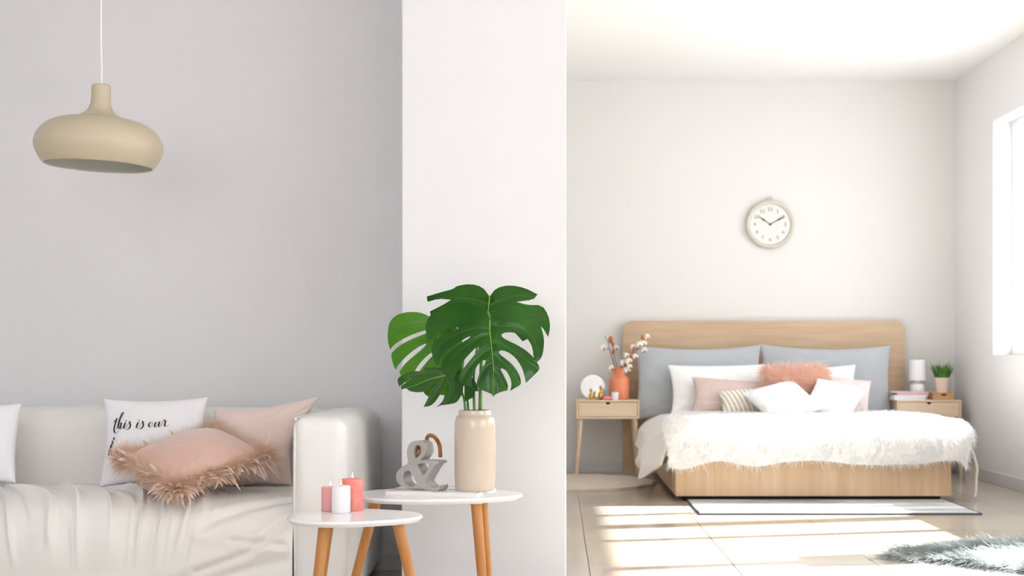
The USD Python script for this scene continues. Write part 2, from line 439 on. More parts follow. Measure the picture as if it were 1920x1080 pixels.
# window wall: two long openings
W1 = (4.6, 9.70, 0.90, 2.53)
W2 = (-0.6, 3.1, 0.75, 2.5)
RV = 0.20
segs = [bx(XR, XR + RV, W1[1], YB + 0.1, 0, H), bx(XR, XR + RV, W2[1], W1[0], 0, H), bx(XR, XR + RV, -1.6, W2[0], 0, H)]
for w in (W1, W2):
    segs += [bx(XR, XR + RV, w[0], w[1], 0, w[2]), bx(XR, XR + RV, w[0], w[1], w[3], H)]
struct('wall_right', cat(*segs), M['wall'], label='white bedroom wall with the tall window')


def window(n, w, posts, label, panels=()):
    t = thing(f'window_{n}', label, None, kind='structure')
    x0, x1 = XR + RV - 0.07, XR + RV - 0.01
    y0, y1, z0, z1 = w
    add(t, 'frame_rail', rbox(x0, x1, y0, y1, z0, z0 + 0.05), M['frame'])
    add(t, 'frame_rail', rbox(x0, x1, y0, y1, z1 - 0.06, z1), M['frame'])
    ps = [(y0 + 0.03, 0.06)] + posts + [(y1 - 0.03, 0.06)]
    for c, wd in ps:
        add(t, 'mullion', rbox(x0 + 0.002, x1 - 0.002, c - wd / 2, c + wd / 2, z0 + 0.05, z1 - 0.06), M['frame'])
    for (a, wa), (b, wb) in zip(ps[:-1], ps[1:]):
        add(t, 'pane', bx(x0 + 0.027, x0 + 0.033, a + wa / 2, b - wb / 2, z0 + 0.05, z1 - 0.06), M['pane'], smooth=False)
    for a, b, za, zb in panels:
        add(t, 'panel', rbox(x0 - 0.006, x0 + 0.02, a, b, za, zb), M['frame'])
    return t


window(1, W1, [(8.46, 0.07), (7.94, 0.17), (7.40, 0.08), (6.53, 0.10), (5.6, 0.08)], 'tall bright bedroom window with white frame', panels=[(6.36, 6.70, 0.95, 1.78)])
window(2, W2, [(0.6, 0.08), (1.9, 0.08)], 'living room window beside the viewer')
struct('baseboard_back', rbox(PX0 + 0.1, XR, YB - 0.014, YB, 0, 0.085, 0.003), M['skirting'], label='low grey skirting along the bedroom back wall')
struct('baseboard_right', rbox(XR - 0.014, XR, 4.0, YB - 0.014, 0, 0.085, 0.003), M['skirting'], label='low grey skirting under the window')
struct('baseboard_living', rbox(XL, PX0, YL - 0.012, YL, 0, 0.07, 0.003), M['skirting'], label='low skirting behind the sofa')

# ------------------------------------------------------------------ sofa
rng = np.random.default_rng(7)
SX0, SX1 = -2.75, -0.893
so = thing('sofa', 'long white slipcovered sofa with wrinkled seat against the grey wall', 'sofa', (-1.8, 5.15, 0))
prof = spline([(5.46, 0.398), (5.30, 0.402), (5.10, 0.406), (4.95, 0.405), (4.84, 0.393), (4.765, 0.362), (4.722, 0.31), (4.705, 0.24), (4.70, 0.14), (4.70, 0.02)], 16)
seg = np.r_[0, np.cumsum(np.linalg.norm(np.diff(prof, axis=0), axis=1))]
ns, nx = 190, 330
ss = np.linspace(0, seg[-1], ns)
pd, pz = np.interp(ss, seg, prof[:, 0]), np.interp(ss, seg, prof[:, 1])
td, tz = np.gradient(pd), np.gradient(pz)
nl = np.hypot(td, tz)
nd, nz = tz / nl, -td / nl          # outward normal of the profile
xs = np.linspace(SX0, SX1, nx)
SS, XX = np.meshgrid(ss, xs, indexing='ij')
front = np.clip((SS - 0.30) / 0.35, 0, 1)
sk = XX + 0.75 * np.clip(0.78 - SS, 0, 1) ** 2 + 0.05 * np.sin(3.1 * XX + 4 * SS)
q = np.stack([sk * 14.0, SS * 1.5, np.zeros_like(SS)], -1)
nA = meshkit.noise(q, 11)
nB = meshkit.noise(np.stack([sk * 27.0 + 4, SS * 2.2, np.zeros_like(SS)], -1), 12)
nC = meshkit.noise(np.stack([sk * 5.0 + 9, SS * 1.1, np.zeros_like(SS)], -1), 13)
ridge = lambda n_, w_: np.exp(-((n_ - 0.5) / w_) ** 2)
mask = np.clip((SS - 0.22) / 0.22, 0, 1) * np.clip((0.92 - SS) / 0.25, 0, 1) * np.clip((-1.12 - XX) / 0.25, 0.12, 1)
mask2 = np.clip((SS - 0.10) / 0.3, 0, 1) * np.clip((-1.05 - XX) / 0.3, 0.3, 1)
disp = 0.024 * ridge(nA, 0.085) * mask + 0.010 * ridge(nB, 0.10) * mask + 0.016 * (nC - 0.5) * mask2
# long creases of the loose cover
def crease(pts, amp, wd):
    global disp
    c = np.asarray(pts, float)
    dmin = np.full(SS.shape, 9.0)
    for a, b in zip(c[:-1], c[1:]):
        ab = b - a
        t = np.clip(((XX - a[0]) * ab[0] + (SS - a[1]) * ab[1]) / (ab @ ab), 0, 1)
        dx, ds = XX - a[0] - t * ab[0], SS - a[1] - t * ab[1]
        dd = np.hypot(dx, ds)
        dmin = np.minimum(dmin, dd)
    disp = disp - amp * np.exp(-(dmin / wd) ** 2) + 0.7 * amp * np.exp(-((dmin - 2.2 * wd) / (1.3 * wd)) ** 2)
crease([(-0.90, 0.74), (-1.05, 0.86), (-1.22, 0.92)], 0.008, 0.012)
crease([(-0.90, 0.88), (-1.2, 0.945), (-1.5, 1.005), (-1.9, 1.04), (-2.8, 1.06)], 0.006, 0.02)
crease([(-0.90, 0.62), (-1.08, 0.70), (-1.2, 0.76)], 0.007, 0.018)
crease([(-0.92, 0.83), (-1.1, 0.815)], 0.005, 0.01)
disp *= np.clip((SX1 - XX) / 0.03, 0.15, 1)
vx = np.stack([XX, pd[:, None] + nd[:, None] * disp * -1.0, pz[:, None] + nz[:, None] * disp], -1)
vx[..., 1] = pd[:, None] + (-np.abs(nd)[:, None]) * disp
vx[..., 2] = pz[:, None] + np.abs(nz)[:, None] * disp
i, j = np.meshgrid(np.arange(ns - 1), np.arange(nx - 1), indexing='ij')
a = (i * nx + j).ravel(); b = (i * nx + j + 1).ravel(); c = ((i + 1) * nx + j + 1).ravel(); d = ((i + 1) * nx + j).ravel()
seat = trimesh.Trimesh(vx.reshape(-1, 3), np.vstack([np.stack([a, d, c], 1), np.stack([a, c, b], 1)]), process=False)
add(so, 'seat', seat, M['sofa'], smooth=True)
add(so, 'base', bx(SX0, SX1, 4.76, 5.40, 0.04, 0.33), M['sofa'])


def softbox(x0, x1, y0, y1, z0, z1, r, bulge=0.01, n=26, seed=0, wr=0.003):
    """An upholstered block: rounded box that swells a little, with soft wrinkles."""
    m = trimesh.creation.box((2, 2, 2))
    for _ in range(5):
        m = m.subdivide()
    v = m.vertices
    half = np.array([(x1 - x0) / 2, (y1 - y0) / 2, (z1 - z0) / 2])
    c = np.array([(x1 + x0) / 2, (y1 + y0) / 2, (z1 + z0) / 2])
    p = np.sign(v) * np.abs(np.sin(v * np.pi / 2)) ** 0.8 * half
    inner = np.clip(p, -(half - r), half - r)
    d = p - inner
    L = np.linalg.norm(d, axis=1, keepdims=True)
    nrm = np.where(L > 1e-9, d / np.maximum(L, 1e-9), 0)
    q = inner + nrm * np.minimum(L, r)
    q = q * (1 + bulge / half * (1 - (np.abs(q) / half)[:, [1, 2, 0]] ** 2) * (1 - (np.abs(q) / half)[:, [2, 0, 1]] ** 2))
    w = meshkit.fbm(q * 9 + seed * 5.1, 3, seed) - 0.5
    q = q + nrm * w[:, None] * wr * 2
    return trimesh.Trimesh(q + c, m.faces, process=False)


add(so, 'arm', softbox(-0.898, -0.715, 4.70, 5.60, 0.03, 0.685, 0.045, 0.012, seed=2), M['sofa_arm'], smooth=True)
add(so, 'arm', softbox(-2.94, -2.757, 4.70, 5.60, 0.03, 0.685, 0.045, 0.012, seed=8), M['sofa_arm'], smooth=True)
for xx in (-0.886,):
    loop = spline([(xx, 4.716, 0.05), (xx, 4.708, 0.30), (xx, 4.710, 0.60), (xx, 4.735, 0.668), (xx, 4.80, 0.683), (xx, 5.55, 0.682)], 10)
    add(so, 'piping', tube(loop, 0.0045, 8), M['sofa_arm'])
loop = spline([(-0.742, 4.712, 0.05), (-0.742, 4.704, 0.35), (-0.744, 4.712, 0.60), (-0.75, 4.74, 0.665)], 10)
add(so, 'piping', tube(loop, 0.004, 8), M['sofa_arm'])
add(so, 'backrest', softbox(-2.75, -0.90, 5.38, 5.64, 0.30, 0.684, 0.06, 0.012, seed=5, wr=0.006), M['sofa'], smooth=True)
add(so, 'back_frame', rbox(-2.75, -0.72, 5.58, 5.72, 0.04, 0.66, 0.03), M['sofa'], smooth=40)
for xx in (-2.5, -0.80):
    add(so, 'foot', bx(xx - 0.03, xx + 0.03, 4.85, 4.91, 0.0, 0.045), M['dark'])
    add(so, 'foot', bx(xx - 0.03, xx + 0.03, 5.50, 5.56, 0.0, 0.045), M['dark'])


# ------------------------------------------------------------------ sofa cushions
def cushion(name, label, cat_, center, w, h, t, m, tilt=0, roll=0, yaw=0, group=None, deform=None, part='cover', uvs=False, **kw):
    v, f, uv = pillow(w, h, t, **kw)
    if deform is not None:
        v = deform(v, uv)
    v = pose(v, center, tilt, roll, yaw)
    p = thing(name, label, cat_, (center[0], center[1], v[:, 2].min()), group)
    add(p, part, trimesh.Trimesh(v, f, process=False), m, smooth=True, uv=uv if uvs else None)
    return p, trimesh.Trimesh(v, f, process=False)


cushion('cushion', 'plain white cushion cut off by the left edge of the picture, on the sofa', 'cushion', P(-62, 832, 5.16), 0.385, 0.30, 0.13, M['white_cloth'], tilt=14, roll=1, seed=3)

# the white cushion with writing
CC = P(289, 828, 5.22)
TW, TH, TT, TTILT, TROLL = 0.395, 0.335, 0.12, 12, 1.0
tc, _ = cushion('cushion', 'white cotton cushion printed with black script lettering, behind the pink cushion', 'cushion', CC, TW, TH, TT, M['white_cloth'], tilt=TTILT, roll=TROLL, seed=4, pinch=0.085, wr=0.002)


def script(strokes, lw):
    """Brush lettering as thin ribbons that follow the cushion's face. Strokes are in pixels of the photograph, pressure from the direction."""
    V, F, n0 = [], [], 0
    for pts in strokes:
        c = spline(pts, 10)
        g = np.gradient(c, axis=0)
        g /= np.linalg.norm(g, axis=1, keepdims=True) + 1e-9
        down = np.clip(g[:, 1], 0, 1)
        wd = lw * (0.22 + 0.78 * down ** 1.3)
        k_ = np.ones(5) / 5
        wd = np.convolve(np.pad(wd, 2, mode='edge'), k_, 'valid')
        nn = np.stack([-g[:, 1], g[:, 0]], 1)
        for s in (-1, 1):
            e = c + s * wd[:, None] / 2 * nn
            x = (e[:, 0] - 289) * 5.16 / FPX
            y = -(e[:, 1] - 828) * 5.16 / FPX / math.cos(math.radians(TTILT))
            z = pillow_z(x / (TW / 2), y / (TH / 2), TT) + 0.0026
            V.append(np.stack([x, y, z], 1))
        m_ = len(c)
        for q_ in range(m_ - 1):
            F += [(n0 + q_, n0 + m_ + q_, n0 + m_ + q_ + 1), (n0 + q_, n0 + m_ + q_ + 1, n0 + q_ + 1)]
        n0 += 2 * m_
    return trimesh.Trimesh(pose(np.vstack(V), CC, TTILT, TROLL), F, process=False)


def Z1(*pp):          # pixels of the enlarged crop at (180,760), 5.4 times
    return [(180 + x / 5.4, 760 + y / 5.4) for x, y in pp]


words = [
    Z1((203, 176), (208, 168), (214, 178)), Z1((232, 142), (226, 175), (214, 225), (212, 262), (222, 290), (238, 296), (256, 282), (264, 262)), Z1((200, 186), (222, 168), (250, 158)),
    Z1((252, 250), (262, 200), (285, 140), (302, 100), (303, 85), (290, 90), (272, 130), (258, 190), (250, 250)), Z1((252, 248), (262, 215), (280, 192), (288, 198), (280, 225), (274, 244), (282, 252), (300, 240), (318, 212)),
    Z1((330, 192), (320, 225), (316, 244), (324, 252), (340, 240), (360, 205)), Z1((331, 171), (334, 176), (333, 179)),
    Z1((360, 205), (374, 182), (376, 196), (384, 222), (376, 248), (356, 262), (342, 264)),
    Z1((440, 225), (464, 193)), Z1((464, 193), (452, 228), (448, 246), (458, 252), (476, 238), (494, 206)), Z1((466, 171), (469, 176), (468, 179)),
    Z1((494, 206), (508, 182), (510, 196), (518, 222), (508, 248), (488, 262), (474, 264)),
    Z1((592, 196), (578, 208), (574, 232), (586, 246), (604, 236), (612, 212), (602, 196), (592, 196)),
    Z1((645, 196), (634, 228), (640, 246), (658, 234), (682, 190)), Z1((682, 190), (674, 226), (682, 244), (700, 228)),
    Z1((700, 228), (718, 186), (724, 172), (732, 184), (742, 182), (736, 212), (738, 238), (752, 240), (775, 222)),
    Z1((168, 470), (180, 420), (200, 360), (214, 340), (218, 350), (204, 390), (184, 440), (170, 480), (162, 520)), Z1((166, 500), (186, 468), (198, 470), (192, 510), (204, 520)),
    Z1((297, 430), (300, 436), (298, 440)),
]
add(tc, 'lettering', script(words, 2.6), M['ink'], smooth=True, label='black brush script reading this is our')


# pink satin cushion with a feather border
def feather_strip(root, d, up, L, W, rng, curl):
    """One feather: a curved tapering vane."""
    t = np.linspace(0, 1, 6)
    side = np.cross(d, up); side /= np.linalg.norm(side) + 1e-9
    c = root + L * (d * t[:, None] + curl * up * (t ** 2)[:, None] + np.array([0, 0, -0.35]) * (t ** 2)[:, None])
    w = W * np.sin(np.pi * np.clip(t * 0.85 + 0.12, 0, 1)) ** 0.8
    w[-1] *= 0.3
    v = np.stack([c - side * w[:, None], c + up * w[:, None] * 0.25, c + side * w[:, None]], 1).reshape(-1, 3)
    f = []
    for k in range(5):
        for s in (0, 1):
            A = k * 3 + s
            f += [(A, A + 1, A + 4), (A, A + 4, A + 3)]
    return v, f


def feather_trim(parent, v, uv, n, count, rng, L=0.068, W=0.008, normal=None, floor=0.405):
    """Feathers and down along the edge of a pillow mesh (grid n x n on each side)."""
    g = np.arange(n)
    ring = np.r_[g * n, (n - 1) * n + g, g[::-1] * n + n - 1, g[::-1]]
    edge = v[ring]
    mid = v.mean(0)
    for mm, cnt, ll, ww in ((M['feather'], int(count * 0.6), L, W), (M['feather2'], int(count * 0.4), L * 1.1, W * 0.9)):
        V, F, n0 = [], [], 0
        for _ in range(cnt):
            k = rng.integers(len(edge))
            r = edge[k] + rng.normal(size=3) * 0.006
            out = edge[k] - mid
            out -= normal * (out @ normal)
            out /= np.linalg.norm(out)
            tang = np.cross(normal, out)
            up_ = out[2] > 0.05
            d = out * rng.uniform(0.4, 1.0) + tang * rng.normal() * 0.7 + normal * (rng.uniform(-0.9, 0.1) if up_ else rng.uniform(-0.1, 1.0))
            d /= np.linalg.norm(d)
            vv, ff = feather_strip(r - out * 0.012, d, normal + rng.normal(size=3) * 0.3, ll * rng.uniform(0.55, 1.2), ww * rng.uniform(0.6, 1.3), rng, rng.uniform(-0.5, 0.5))
            vv[:, 2] = np.where((vv[:, 2] < floor) & (vv[:, 1] > 4.86), floor + rng.uniform(0, 0.006), vv[:, 2])
            V.append(vv); F.append(np.array(ff) + n0); n0 += len(vv)
        add(parent, 'feather_trim', trimesh.Trimesh(np.vstack(V), np.vstack(F), process=False), mm, smooth=True, kind='stuff')
    ks = rng.integers(len(edge), size=count * 14)
    r = edge[ks] + rng.normal(size=(len(ks), 3)) * 0.009
    out = edge[ks] - mid
    out -= (out @ normal)[:, None] * normal
    out /= np.linalg.norm(out, axis=1, keepdims=True)
    d = out * rng.uniform(0.2, 1.0, (len(ks), 1)) + rng.normal(size=(len(ks), 3)) * 0.55 + normal * (rng.uniform(-0.2, 0.9, (len(ks), 1)) - 0.8 * (out[:, 2:3] > 0.05))
    d /= np.linalg.norm(d, axis=1, keepdims=True)
    t = np.linspace(0, 1, 5)
    LL = L * 0.8 * rng.uniform(0.4, 1.2, (len(ks), 1))
    pts = r[:, None] + LL[:, None] * (d[:, None] * t[None, :, None] + rng.normal(size=(len(ks), 1, 3)) * 0.25 * (t ** 2)[None, :, None])
    pts[..., 2] = np.where((pts[..., 2] < floor) & (pts[..., 1] > 4.86), floor, pts[..., 2])
    curves(parent, 'down', pts, np.linspace(0.0010, 0.0004, 5), M['fluff'])


def feathered(name, label, center, w, h, t, m, tilt, roll, yaw, count, seed, deform=None, **kw):
    rg = np.random.default_rng(seed)
    v, f, uv = pillow(w, h, t, seed=seed, **kw)
    if deform is not None:
        v = deform(v, uv)
    v = pose(v, center, tilt, roll, yaw)
    normal = pose(np.array([[0, 0, 1.0]]), (0, 0, 0), tilt, roll, yaw)[0]
    p = thing(name, label, 'cushion', (center[0], center[1], v[:, 2].min()))
    add(p, 'cover', trimesh.Trimesh(v, f, process=False), m, smooth=True)
    feather_trim(p, v, uv, 44, count, rg, normal=normal)
    return p


feathered('cushion', 'dusty pink satin cushion with feather border lying at the front of the seat', P(366, 860, 4.97), 0.365, 0.345, 0.16, M['satin'], 70, 46, 0, 1000, 21, wr=0.003, gather=0.003, pinch=0.02)


def ear(v, uv):
    u, w = uv[:, 0] * 2 - 1, uv[:, 1] * 2 - 1
    k = np.clip((u + 0.2) / 1.2, 0, 1) ** 1.5 * np.clip((w + 0.1) / 1.1, 0, 1) ** 1.3
    v = v.copy()
    v[:, 0] += 0.105 * k
    v[:, 1] += 0.03 * k
    return v


p, _ = cushion('cushion', 'pale pink satin cushion with one corner lying over the sofa arm', 'cushion', P(474, 838, 5.27), 0.30, 0.31, 0.12, M['satin_pale'], tilt=16, roll=3, seed=9, wr=0.006, gather=0.004, deform=ear)

# ------------------------------------------------------------------ pendant lamp
DL = 4.8
kx = DL / FPX
LC = P(187.5, 300, DL)
lp = thing('pendant_lamp', 'beige enamel pendant lamp with flattened bulbous shade on a white cord', 'pendant lamp', (LC[0], LC[1], P(0, 318, DL)[2]))
zz = lambda py: EYE - (py - CY) * kx
outer = [(0.004, zz(159.5)), (15, zz(159.5)), (17.5, zz(162)), (17.6, zz(185)), (18.5, zz(195)), (22, zz(205)), (29, zz(213)), (40, zz(219)), (52, zz(222.5))]
cap = [(r * kx if r > 0.1 else 0, z) for r, z in outer]
body = spline([(51, 223.5), (66, 225.5), (84, 231), (101, 242), (112, 257), (116.5, 272), (114, 287), (107, 301), (100, 311)], 6)
inn = spline([(97, 310), (104, 300), (110, 287), (112, 272), (108, 260), (97, 247), (80, 236), (60, 230), (20, 228)], 6)
bodyp = [(r * kx, zz(y)) for r, y in body] + [(98.2 * kx, zz(312))]
innp = [(97.5 * kx, zz(311))] + [(r * kx, zz(y)) for r, y in inn] + [(0, zz(228))]


def lampmesh(prof, n=72):
    m = lathe(prof, (0, 0, 0), n)
    z0 = zz(160)
    R = trimesh.transformations.rotation_matrix(math.radians(2.2), [0, 1, 0], [0, 0, z0])
    m.apply_transform(R)
    m.apply_translation((P(190, 160, DL)[0], DL, 0))
    return m


add(lp, 'cap', lampmesh(cap + [(51 * kx, zz(226)), (0, zz(226))]), M['lamp_shade'], smooth=50)
add(lp, 'shade', lampmesh(bodyp + [(97 * kx, zz(311))]), M['lamp_shade'], smooth=50)
ln = lathe(innp, (0, 0, 0), 72)
ln.apply_transform(trimesh.transformations.rotation_matrix(math.radians(2.2), [0, 1, 0], [0, 0, zz(160)])); ln.apply_translation((P(190, 160, DL)[0], DL, 0))
ln.invert()
add(lp, 'lining', ln, M['lamp_in'], smooth=50)
top = P(190, 160, DL)
add(lp, 'cord', tube(spline([top + [0, 0, -0.01], top + [0.001, 0, 0.06], top + [-0.001, 0, 0.2], top + [0, 0, 0.6], (top[0], DL, H - 0.02)], 8), 0.0032, 8), M['cord'])
add(lp, 'ceiling_rose', lathe([(0, H - 0.03), (0.045, H - 0.03), (0.05, H - 0.02), (0.05, H), (0, H)], (top[0], DL, 0), 32), M['cord'])
bz = zz(300)
add(lp, 'bulb', lathe([(0, bz), (0.018, bz + 0.006), (0.026, bz + 0.025), (0.022, bz + 0.05), (0.013, bz + 0.075), (0.013, bz + 0.12), (0, bz + 0.12)], (top[0], DL, 0), 24), M['ceramic'], smooth=60)


# ------------------------------------------------------------------ side tables
def tabletop(cx, cy, rx, ry, z, amp, ph):
    a = np.linspace(0, 2 * np.pi, 121)[:-1]
    r = 1 + amp * np.cos(3 * (a - ph))
    x, y = rx * r * np.cos(a), ry * r * np.sin(a)
    x = x - (x.max() + x.min()) / 2
    rings = [(0.0, 0.0), (0.97, 0.0), (0.99, -0.0012), (1.0, -0.005), (0.998, -0.009), (0.955, -0.0185), (0.90, -0.020), (0.0, -0.020)]
    n = len(a)
    V = np.vstack([np.stack([cx + x * s, cy + y * s, np.full(n, z + dz)], 1) for s, dz in rings])
    F = []
    for i_ in range(len(rings) - 1):
        for j_ in range(n):
            k_ = (j_ + 1) % n
            F += [(i_ * n + j_, (i_ + 1) * n + j_, (i_ + 1) * n + k_), (i_ * n + j_, (i_ + 1) * n + k_, i_ * n + k_)]
    m = trimesh.Trimesh(V, F, process=True)
    m.update_faces(m.nondegenerate_faces())
    if m.volume < 0:
        m.invert()
    return m


def table(label, cx, cy, rx, ry, z, amp, ph, legs):
    t = thing('side_table', label, 'table', (cx, cy, 0))
    add(t, 'tabletop', tabletop(cx, cy, rx, ry, z, amp, ph), M['white_lacquer'], smooth=25)
    for (tp, ft) in legs:
        tp, ft = np.array(tp, float), np.array(ft, float)
        ax = (ft - tp) / np.linalg.norm(ft - tp)
        pts = [tp, tp + (ft - tp) * 0.5, tp + (ft - tp) * 0.985, ft]
        lg = add(t, 'leg', tube(pts, [0.0185, 0.016, 0.0125, 0.011], 20), M['leg_wood'], smooth=40)
        add(lg, 'socket', tube([tp + [0, 0, 0.002], tp + ax * 0.007], [0.026, 0.022], 20), M['white_lacquer'], smooth=40)
    return t


def leg_at(px0, py0, D0, px1, py1, D1, ztop):
    """A leg through two pixels at given distances, from the table's underside to the floor."""
    a_, b_ = P(px0, py0, D0), P(px1, py1, D1)
    u = (b_ - a_) / (a_[2] - b_[2])
    return a_ + u * (a_[2] - ztop), a_ + u * a_[2]


SZ, BZ = 0.40, 0.43
SC, BC = ((667 - CX) * 4.33 / FPX, 4.33), ((824 - CX) * 4.70 / FPX, 4.70)
table('small white side table with three wooden legs holding the candles', SC[0], SC[1], 0.2085, 0.182, SZ, 0.055, 0.0,
      [leg_at(608.5, 985, 4.26, 597, 1080, 4.24, SZ - 0.02), leg_at(746, 980, 4.31, 769, 1080, 4.31, SZ - 0.02), leg_at(615, 985, 4.42, 603, 1080, 4.46, SZ - 0.02)])
table('larger white side table with wooden legs holding book, ampersand and vase', BC[0], BC[1], 0.283, 0.195, BZ, 0.05, 0.0,
      [leg_at(705, 940, 4.69, 667, 1080, 4.70, BZ - 0.02), leg_at(893, 946, 4.61, 903.5, 1080, 4.58, BZ - 0.02), leg_at(905, 946, 4.79, 914.5, 1080, 4.82, BZ - 0.02)])


# ------------------------------------------------------------------ candles
def candle(label, px, D, r, pytop, m, dish=0.004):
    x = (px - CX) * D / FPX
    zt = EYE - (pytop - CY) * D / FPX
    c = thing('candle', label, 'candle', (x, D, SZ))
    add(c, 'wax', lathe([(0, SZ), (r - 0.002, SZ), (r, SZ + 0.002), (r, zt - 0.003), (r - 0.001, zt - 0.001), (r - 0.003, zt), (r * 0.6, zt - dish), (0, zt - dish - 0.001)], (x, D, 0), 40), m, smooth=50)
    wk = add(c, 'wick', tube([(x, D, zt - dish - 0.002), (x + 0.0008, D, zt + 0.004)], 0.0009, 6), M['wick'])
    zf = zt + 0.001
    add(c, 'flame', lathe([(0, zf), (0.0022, zf + 0.003), (0.0026, zf + 0.006), (0.0016, zf + 0.012), (0.0005, zf + 0.018), (0, zf + 0.019)], (x + 0.0006, D, 0), 12), M['flame'], smooth=60)


candle('short dusty pink pillar candle burning, half behind the white candle', 619.5, 4.44, 0.0285, 912.5, M['wax_pink'])
candle('white pillar candle burning between the pink and coral candles', 639.5, 4.385, 0.0295, 910.5, M['wax_white'])
candle('tall coral red pillar candle burning, the tallest of three', 660.5, 4.455, 0.0365, 897.5, M['wax_coral'])

# ------------------------------------------------------------------ book, ampersand, vase
bk = thing('magazine', 'thick white magazine with pink printed cover under the ampersand', 'magazine', (-0.38, 4.66, BZ))
q0, q1 = np.array([-0.572, 4.646]), np.array([-0.261, 4.556])
ex = (q1 - q0) / np.linalg.norm(q1 - q0)
ey = np.array([-ex[1], ex[0]])
BW, BD, BT = np.linalg.norm(q1 - q0), 0.205, 0.0150
Rb = np.eye(4); Rb[:2, 0] = ex; Rb[:2, 1] = ey; Rb[:3, 3] = (*q0, BZ)
def onbook(m):
    m.apply_transform(Rb)
    return m
add(bk, 'pages', onbook(rbox(0.0015, BW - 0.001, 0.001, BD - 0.001, 0.0012, BT - 0.0012, 0.0006)), M['paper'], smooth=False)
add(bk, 'cover', onbook(rbox(0, BW, 0, BD, BT - 0.0012, BT, 0.0004)), M['cover'], smooth=False)
add(bk, 'back_cover', onbook(rbox(0, BW, 0, BD, 0, 0.0012, 0.0004)), M['paper'], smooth=False)
add(bk, 'spine', onbook(rbox(-0.0012, 0.0004, 0, BD, 0, BT, 0.0004)), M['paper'], smooth=False)
BT = BZ + BT

amp_out = [(500, 198), (545, 198), (592, 212), (630, 248), (651, 310), (650, 372), (628, 430), (590, 476), (566, 500), (600, 506), (625, 498), (865, 498), (868, 540), (835, 545), (800, 580), (770, 625), (650, 822), (690, 868), (735, 905), (785, 922), (826, 908), (862, 880), (890, 882), (880, 915), (862, 966), (760, 964), (690, 960), (640, 950), (600, 930), (572, 915), (548, 928), (500, 942), (430, 950), (350, 945), (280, 925), (215, 885), (178, 830), (170, 770), (185, 705), (220, 655), (262, 620), (318, 583), (374, 546), (360, 480), (350, 415), (352, 345), (370, 285), (400, 240), (445, 208)]
amp_h1 = [(535, 262), (562, 278), (580, 318), (582, 362), (566, 410), (538, 446), (496, 478), (478, 440), (468, 380), (472, 320), (495, 278)]
amp_h2 = [(398, 662), (340, 672), (300, 712), (286, 770), (298, 838), (330, 884), (382, 912), (438, 912), (486, 894), (524, 866), (480, 805), (440, 740)]
amp_h3 = [(508, 550), (560, 556), (640, 540), (698, 548), (702, 600), (682, 650), (617, 745), (575, 680)]


def chaikin(p, it=2):
    p = np.asarray(p, float)
    for _ in range(it):
        n_ = np.roll(p, -1, 0)
        p = np.stack([0.75 * p + 0.25 * n_, 0.25 * p + 0.75 * n_], 1).reshape(-1, 2)
    return p


YAW = 24.0
kk = 4.67 / FPX / 8.307
def ampl(p):
    p = chaikin(p, 2)
    return np.stack([(p[:, 0] - 520) * kk / math.cos(math.radians(YAW)), (966 - p[:, 1]) * kk], 1)
poly = sg.Polygon(ampl(amp_out), [ampl(h) for h in (amp_h1, amp_h2, amp_h3)]).buffer(0)
AD = 0.058
am = extrude(poly, AD)
# local: x right, y up, z depth -> world with yaw: face turned to the left
def amp_place(v):
    v = np.asarray(v, float)
    c_, s_ = math.cos(math.radians(YAW)), math.sin(math.radians(YAW))
    w = np.stack([v[..., 0] * c_ + v[..., 2] * s_, -v[..., 0] * s_ + v[..., 2] * c_, v[..., 1]], -1)
    return w + np.array([(782.6 - CX) * 4.66 / FPX, 4.655, BT])
am = trimesh.Trimesh(amp_place(am.vertices), am.faces)
if am.volume < 0:
    am.invert()
ab = thing('ampersand_ornament', 'grey metal ampersand ornament with rope loop standing on the magazine', 'ornament', ((782.6 - CX) * 4.66 / FPX, 4.66, BT))
add(ab, 'letter', am, M['metal'], smooth=30)


def rope(path, r, turns):
    c = spline(path, 14)
    L = np.r_[0, np.cumsum(np.linalg.norm(np.diff(c, axis=0), axis=1))]
    u = np.linspace(0, L[-1], int(L[-1] / 0.0016))
    c = np.stack([np.interp(u, L, c[:, q_]) for q_ in range(3)], 1)
    t = np.gradient(c, axis=0); t /= np.linalg.norm(t, axis=1, keepdims=True)
    a_ = np.cross(t, [0.2, 0.9, 0.3]); a_ /= np.linalg.norm(a_, axis=1, keepdims=True)
    b_ = np.cross(t, a_)
    out = []
    for s in range(3):
        g = u * turns + s * 2 * np.pi / 3
        out.append(tube(c + 0.5 * r * (np.cos(g)[:, None] * a_ + np.sin(g)[:, None] * b_), 0.58 * r, 7))
    return cat(*out)


def A2(px, py, dz):
    return amp_place(np.array([(px - 520) * kk / math.cos(math.radians(YAW)), (966 - py) * kk, dz]))


rp = [A2(520, 375, 0.012), A2(522, 372, 0.035), A2(520, 360, 0.062), A2(500, 270, 0.074), A2(520, 168, 0.068), A2(590, 128, 0.060), A2(672, 160, 0.058), A2(728, 250, 0.060), A2(745, 350, 0.062), A2(748, 455, 0.062)]
add(ab, 'rope', rope(rp, 0.0068, 560), M['rope'], smooth=50)
add(ab, 'rope_knot', trimesh.Trimesh(trimesh.creation.icosphere(2, 0.0085).vertices * [1, 1, 1.1] + A2(522, 378, 0.012), trimesh.creation.icosphere(2, 0.0085).faces), M['rope'], smooth=True)

